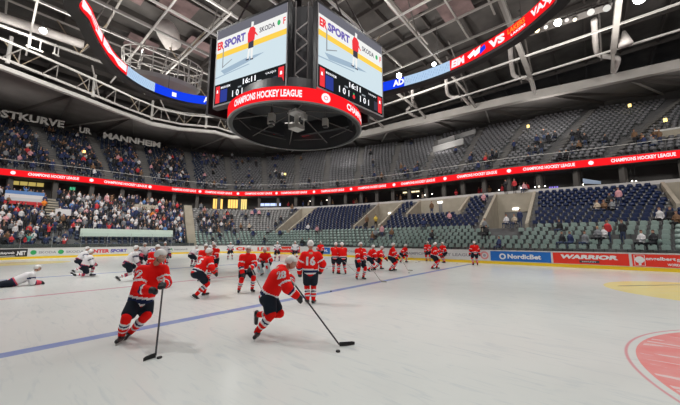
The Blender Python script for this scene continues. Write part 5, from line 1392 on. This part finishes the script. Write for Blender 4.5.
# skater at the left front, leaning on his stick   (x axis away, y axis image-left)
p1 = dict(head=(161, 256, .20), neck=(154.5, 264, .08), sh=(152, 269, .04), sL=(163, 270, .06), sR=(142, 271, .12), eR=(138, 289, .30), wR=(149.5, 290, .42), eL=(166, 283, .25), wL=(163, 284.5, .45),
          pel=(140.5, 301, 0), hR=(135, 304, .05), hL=(146, 304, -.02), kR=(126.5, 318, .22), aR=(121.5, 335, .05), kL=(146, 316, .20), aL=(131, 331.5, -.15))
g, rz, J = close_player(130, 340, p1, (-.75, -.6, -.15), (-.6, -.8, 0), ((-1, .15, 0), (-1, .25, 0)), 'skater in red leaning on an upright stick, leftmost of the two nearest players',
    num=lambda J: [('12', (J['sR']*.75 + J['eR']*.25), V3(-.75, .65, .3), V3(0, .15, 1), .17), ('C', J['sh']*.55 + J['sL']*.45 - V3(0, 0, .16), V3(-1, -.2, 0), V3(0, 0, 1), .07)], h=.02)
hl = at_z(155.5, 357.5, 0); make_stick(W(g, rz, J['wL'] + V3(-.07, .0, .04)), None, (hl.x, hl.y, 0), 'dark hockey stick standing almost upright in the hands of the front left skater', face=Vector((-math.sin(rz) - .35*math.cos(rz), math.cos(rz) - .35*math.sin(rz), 0)), blade_len=.19)
q = at_z(156.5, 357.5, 0); 
def puck(px, py, label):
    q = at_z(px, py, 0); mb = MB(); mb.tube([(q.x, q.y, 0.001), (q.x, q.y, .004), (q.x, q.y, .022), (q.x, q.y, .0255)], [.035, .0381, .0381, .035], mat('rubber', (.02, .02, .02), .6), 16); tag(mb.build('puck'), label, 'puck')
puck(159.5, 358.2, 'black puck tucked against the blade of the upright stick at front left')
puck(338, 352, 'black puck lying just in front of the nearest long stick blade')
# skater number 28 reaching forward with a long stick
p2 = dict(head=(291.5, 262.5, .10), neck=(285, 268, .06), sh=(281, 271, .04), sR=(283, 274, .24), sL=(281, 270, -.16), eR=(287.5, 288, .34), wR=(297, 296, .30), eL=(290, 280, -.12), wL=(290.5, 284, .12),
          pel=(269, 295, 0), hR=(269, 298, .11), hL=(270, 297, -.11), kR=(271, 315, .22), aR=(257.5, 331, .10), kL=(279, 313.5, -.02), aL=(259, 314.5, -.30))
g, rz, J = close_player(268, 338, p2, (-.45, -.9, -.25), (-.1, -1, 0), ((.2, .3, -.9), (-1, .3, -.2)), 'skater numbered 28 in red, bent low and reaching a long stick forward over the ice',
    num=lambda J: [('28', J['sR']*.75 + J['sh']*.10 + J['eR']*.15 + V3(0, .02, .0), V3(-1, .25, .3), V3(0, .1, 1), .145)], h=.02)
hl = at_z(339.5, 346.5, 0); tp = W(g, rz, J['wL'] + V3(-.04, -.05, .03))
make_stick(tp, None, (hl.x, hl.y, 0), 'long dark hockey stick stretched out in front of skater number 28', face=Vector((math.sin(rz), -math.cos(rz), 0)), blade_len=.29)
# number 16 from behind
p3 = dict(head=(310.5, 244.5, -.04), neck=(310.5, 250.5, -.02), sh=(311, 254, 0), sL=(304.2, 255.2, 0), sR=(318, 255.2, 0), eL=(299.2, 265, .02), wL=(299.8, 273, -.08), eR=(323, 264, .02), wR=(321, 270.5, -.08),
          pel=(310.5, 271.5, .02), hL=(307.3, 273, 0), hR=(314, 273, 0), kL=(307, 286.5, -.06), aL=(307.6, 299.2, .02), kR=(313.6, 286.5, -.06), aR=(313.3, 299.6, .02))
p3 = {k: (x, y, -d) if False else (x, y, d) for k, (x, y, d) in p3.items()}
g, rz, J = close_player(310.5, 303.5, p3, (1, .0, .05), (1, 0, 0), ((.9, .35, 0), (.9, -.35, 0)), 'skater numbered 16 in red standing with arms down, seen from behind',
    num=lambda J: [('16', J['sh']*.62 + J['pel']*.38, V3(-1, 0, 0), V3(0, 0, 1), .27)], h=.024)
# everyone else: spot on the ice, which way they face (degrees, 0 = away from the lens, 90 = image left, -90 = image right), pose
PL = [
 # px, py, height factor, team, facing, pose args, label, number, stick
 (200, 297.5, 'red', -62, dict(lean=.62, crouch=.13, stride=.20, spread=.12, arms='reach'), 'bent skater in red gliding toward the right, behind the front left skater', '15', None),
 (245.5, 292.5, 'red', 195, dict(lean=.42, crouch=.12, stride=.06, spread=.22, arms='stick', turn=-.3), 'skater in red facing the lens with stick across the body, left of number 28', None, (262, 291)),
 (266, 275.5, 'goalie', 150, dict(lean=.55, crouch=.28, stride=.05, spread=.26, arms='front'), 'goaltender with pale blue leg pads and red jersey crouching behind number 28', None, None),
 (335.5, 274, 'red', -10, dict(lean=.2, crouch=.06, stride=.08, spread=.14, arms='stick'), 'left one of the pair in red standing close together right of number 16', None, None),
 (342.5, 274.5, 'red', 20, dict(lean=.25, crouch=.06, stride=.06, spread=.16, arms='stick'), 'right one of the pair in red standing close together right of number 16', None, (362, 279)),
 (360, 279.5, 'red', -150, dict(lean=.22, crouch=.05, stride=.05, spread=.16, arms='stick'), 'upright skater in red holding a long stick that ends on the blue line', None, (381, 282)),
 (370.5, 271, 'red', -60, dict(lean=.6, crouch=.15, stride=.2, spread=.14, arms='stick'), 'skater in red and white bending in the middle cluster, left one', None, None),
 (378, 269.5, 'red', -80, dict(lean=.8, crouch=.18, stride=.22, spread=.12, arms='reach'), 'bending skater in red in the middle cluster, right one', None, None),
 (392, 271, 'red', -95, dict(lean=.3, crouch=.1, stride=.1, spread=.2, arms='stick'), 'skater in red with his stick reaching right, right of the cluster', None, (408, 271)),
 (403.5, 262.5, 'red', -120, dict(lean=.7, crouch=.18, stride=.15, spread=.2, arms='stick'), 'bent skater in red far back beyond the stick near the boards', None, (418, 262)),
 (428.5, 261.5, 'red', 170, dict(lean=.25, crouch=.05, stride=.05, spread=.15, arms='stick'), 'skater in red against the boards, left of the group of three', None, None),
 (434.5, 269, 'red', -100, dict(lean=.3, crouch=.08, stride=.12, spread=.12, arms='reach'), 'skater in red nearest of the group of three near the blue line', None, None),
 (444.5, 263, 'red', 130, dict(lean=.35, crouch=.08, stride=.08, spread=.14, arms='front'), 'skater in red against the boards, right of the group of three', None, None),
 (475.5, 265.5, 'red', 15, dict(lean=.1, crouch=.02, stride=.04, spread=.14, arms='down'), 'lone skater in red standing at the end of the blue line by the boards', None, None),
 (154, 287, 'red', 190, dict(lean=.4, crouch=.1, stride=.05, spread=.2, arms='stick'), 'skater in red half hidden right behind the front left skater', None, None),
 (213.5, 275, 'red', 160, dict(lean=.35, crouch=.08, stride=.05, spread=.2, arms='stick'), 'skater in red behind the bent skater gliding to the right', None, None),
 (203.5, 281, 'red', -170, dict(lean=.35, crouch=.1, stride=.05, spread=.2, arms='stick'), 'skater in red half hidden behind the shoulder of the gliding bent skater', None, None),
 (85, 277, 'sit', -75, None, 'player in white kneeling low on the ice at the left', None, None),
 (128.5, 281, 'white', -75, dict(lean=.5, crouch=.15, stride=.42, spread=.1, arms='stick', la=(.28, .1, .13), ra=(-.42, -.1, .22)), 'player in white striding to the right behind the front left skater', None, None),
 (80, 272, 'white', -80, dict(lean=.6, crouch=.25, stride=.3, spread=.2, arms='front'), 'player in white bending behind the kneeling player at the left', None, None),
 (142, 270, 'white', -160, dict(lean=.3, crouch=.1, stride=.1, spread=.2, arms='front'), 'player in white standing just above the shoulder of the front left skater', None, None),
 (163.5, 268, 'white', 180, dict(lean=.25, crouch=.05, stride=.1, spread=.2, arms='down'), 'player in white far behind the head of the front left skater', None, None),
 (192.5, 267, 'white', -40, dict(lean=.9, crouch=.12, stride=.1, spread=.2, arms='front'), 'player in white bending over with dark pants left of the gliding red skater', None, None),
 (212, 262, 'white', 180, dict(lean=.2, crouch=.05, stride=.1, spread=.2, arms='front'), 'player in white far back right of the gliding red skater', None, None),
 (230, 259.5, 'white', 180, dict(lean=.3, crouch=.1, stride=.1, spread=.2, arms='front'), 'small distant player in white before the boards, left of the red facing skater', None, None),
 (277, 261, 'white', 180, dict(lean=.2, crouch=.05, stride=.1, spread=.2, arms='front'), 'small distant player in white just left of skater number 28 helmet', None, None),
 (295, 260.5, 'white', 170, dict(lean=.2, crouch=.05, stride=.1, spread=.2, arms='down'), 'small distant player in white between number 28 and number 16', None, None),
 (321, 261, 'red', 150, dict(lean=.3, crouch=.05, stride=.1, spread=.2, arms='front'), 'distant skater with white helmet just right of number 16', None, None),
]
for px, py, team, face, pk, lab, nm, st in PL:
    g = at_z(px, py, 0); rz = math.atan2(g.y, g.x) + math.radians(face); goalie = team == 'goalie'
    if team == 'sit':
        J = pose(lean=.35, crouch=.42, arms='front', la=(.30, .16, .13), ra=(-.45, -.2, .12), turn=0); tm = 'white'
        J['kR'] = V3(.02, -.16, .12); J['aR'] = V3(-.42, -.18, .16); J['toeR'] = V3(-1, 0, 0.2)
    else: J = pose(**pk); tm = 'red' if team in ('red', 'goalie') else 'white'
    dist_ = g.length; hh = .026 if dist_ < 13 else .032
    num = None
    if nm: num = [(nm, J['sh']*.6 + J['pel']*.4, unit(np.cross(J['td'], V3(0, 1, 0)))*-1, J['td'], .25)]
    if nm and num[0][2][0] > 0: num = [(nm, num[0][1], -num[0][2], J['td'], .25)]
    root, R = build_player('hockey_player', lab, J, g, rz, tm, hh, num, goalie=goalie)
    if st:
        hl = at_z(st[0], st[1], 0); tp = W(g, rz, J['wL'] + V3(.05, 0, .03)); d_ = (hl - g); d_.z = 0
        make_stick(tp, None, (hl.x, hl.y, 0), 'hockey stick of the ' + ' '.join(lab.split(',')[0].split(' with ')[0].split()[:11]), face=d_.normalized(), pale=dist_ > 11)
# stick of the striding and gliding ones, reaching down to the ice
# player lying on the ice at the far left, propped on the forearms
g = at_z(27, 285.5, 0); rz = math.atan2(g.y, g.x) - PI/2
J = dict(pel=V3(-.42, 0, .17), sh=V3(.10, .02, .44), neck=V3(.18, .03, .55), head=V3(.26, .04, .70), sL=V3(.10, .20, .44), sR=V3(.12, -.18, .44), eL=V3(.12, .26, .12), wL=V3(.36, .20, .09), eR=V3(.14, -.24, .12), wR=V3(.38, -.14, .09),
         hL=V3(-.45, .1, .16), hR=V3(-.45, -.1, .16), kL=V3(-.90, .14, .10), kR=V3(-.90, -.12, .10), aL=V3(-1.35, .14, .12), aR=V3(-1.33, -.14, .12))
J['td'] = unit(J['sh'] - J['pel']); J['fwd'] = V3(1, -.2, 0); J['bf'] = V3(1, 0, 0); J['toeL'] = V3(0, .8, -.3); J['toeR'] = V3(0, -.8, -.3)
build_player('hockey_player', 'player in white lying stretched out on the ice at the far left', J, g, rz, 'white', .026)
# a few pucks out on the ice
for px, py, lab in ((327, 268.5, 'between the pair in red and number 16'), (416, 262.5, 'near the boards left of the group of three'), (457, 263.5, 'near the boards left of the lone skater'), (409, 273, 'right of the stick blade in the middle distance'), (331, 291.5, 'right of number 16 close to the blue line')):
    puck(px, py, 'small black puck on the ice ' + lab)
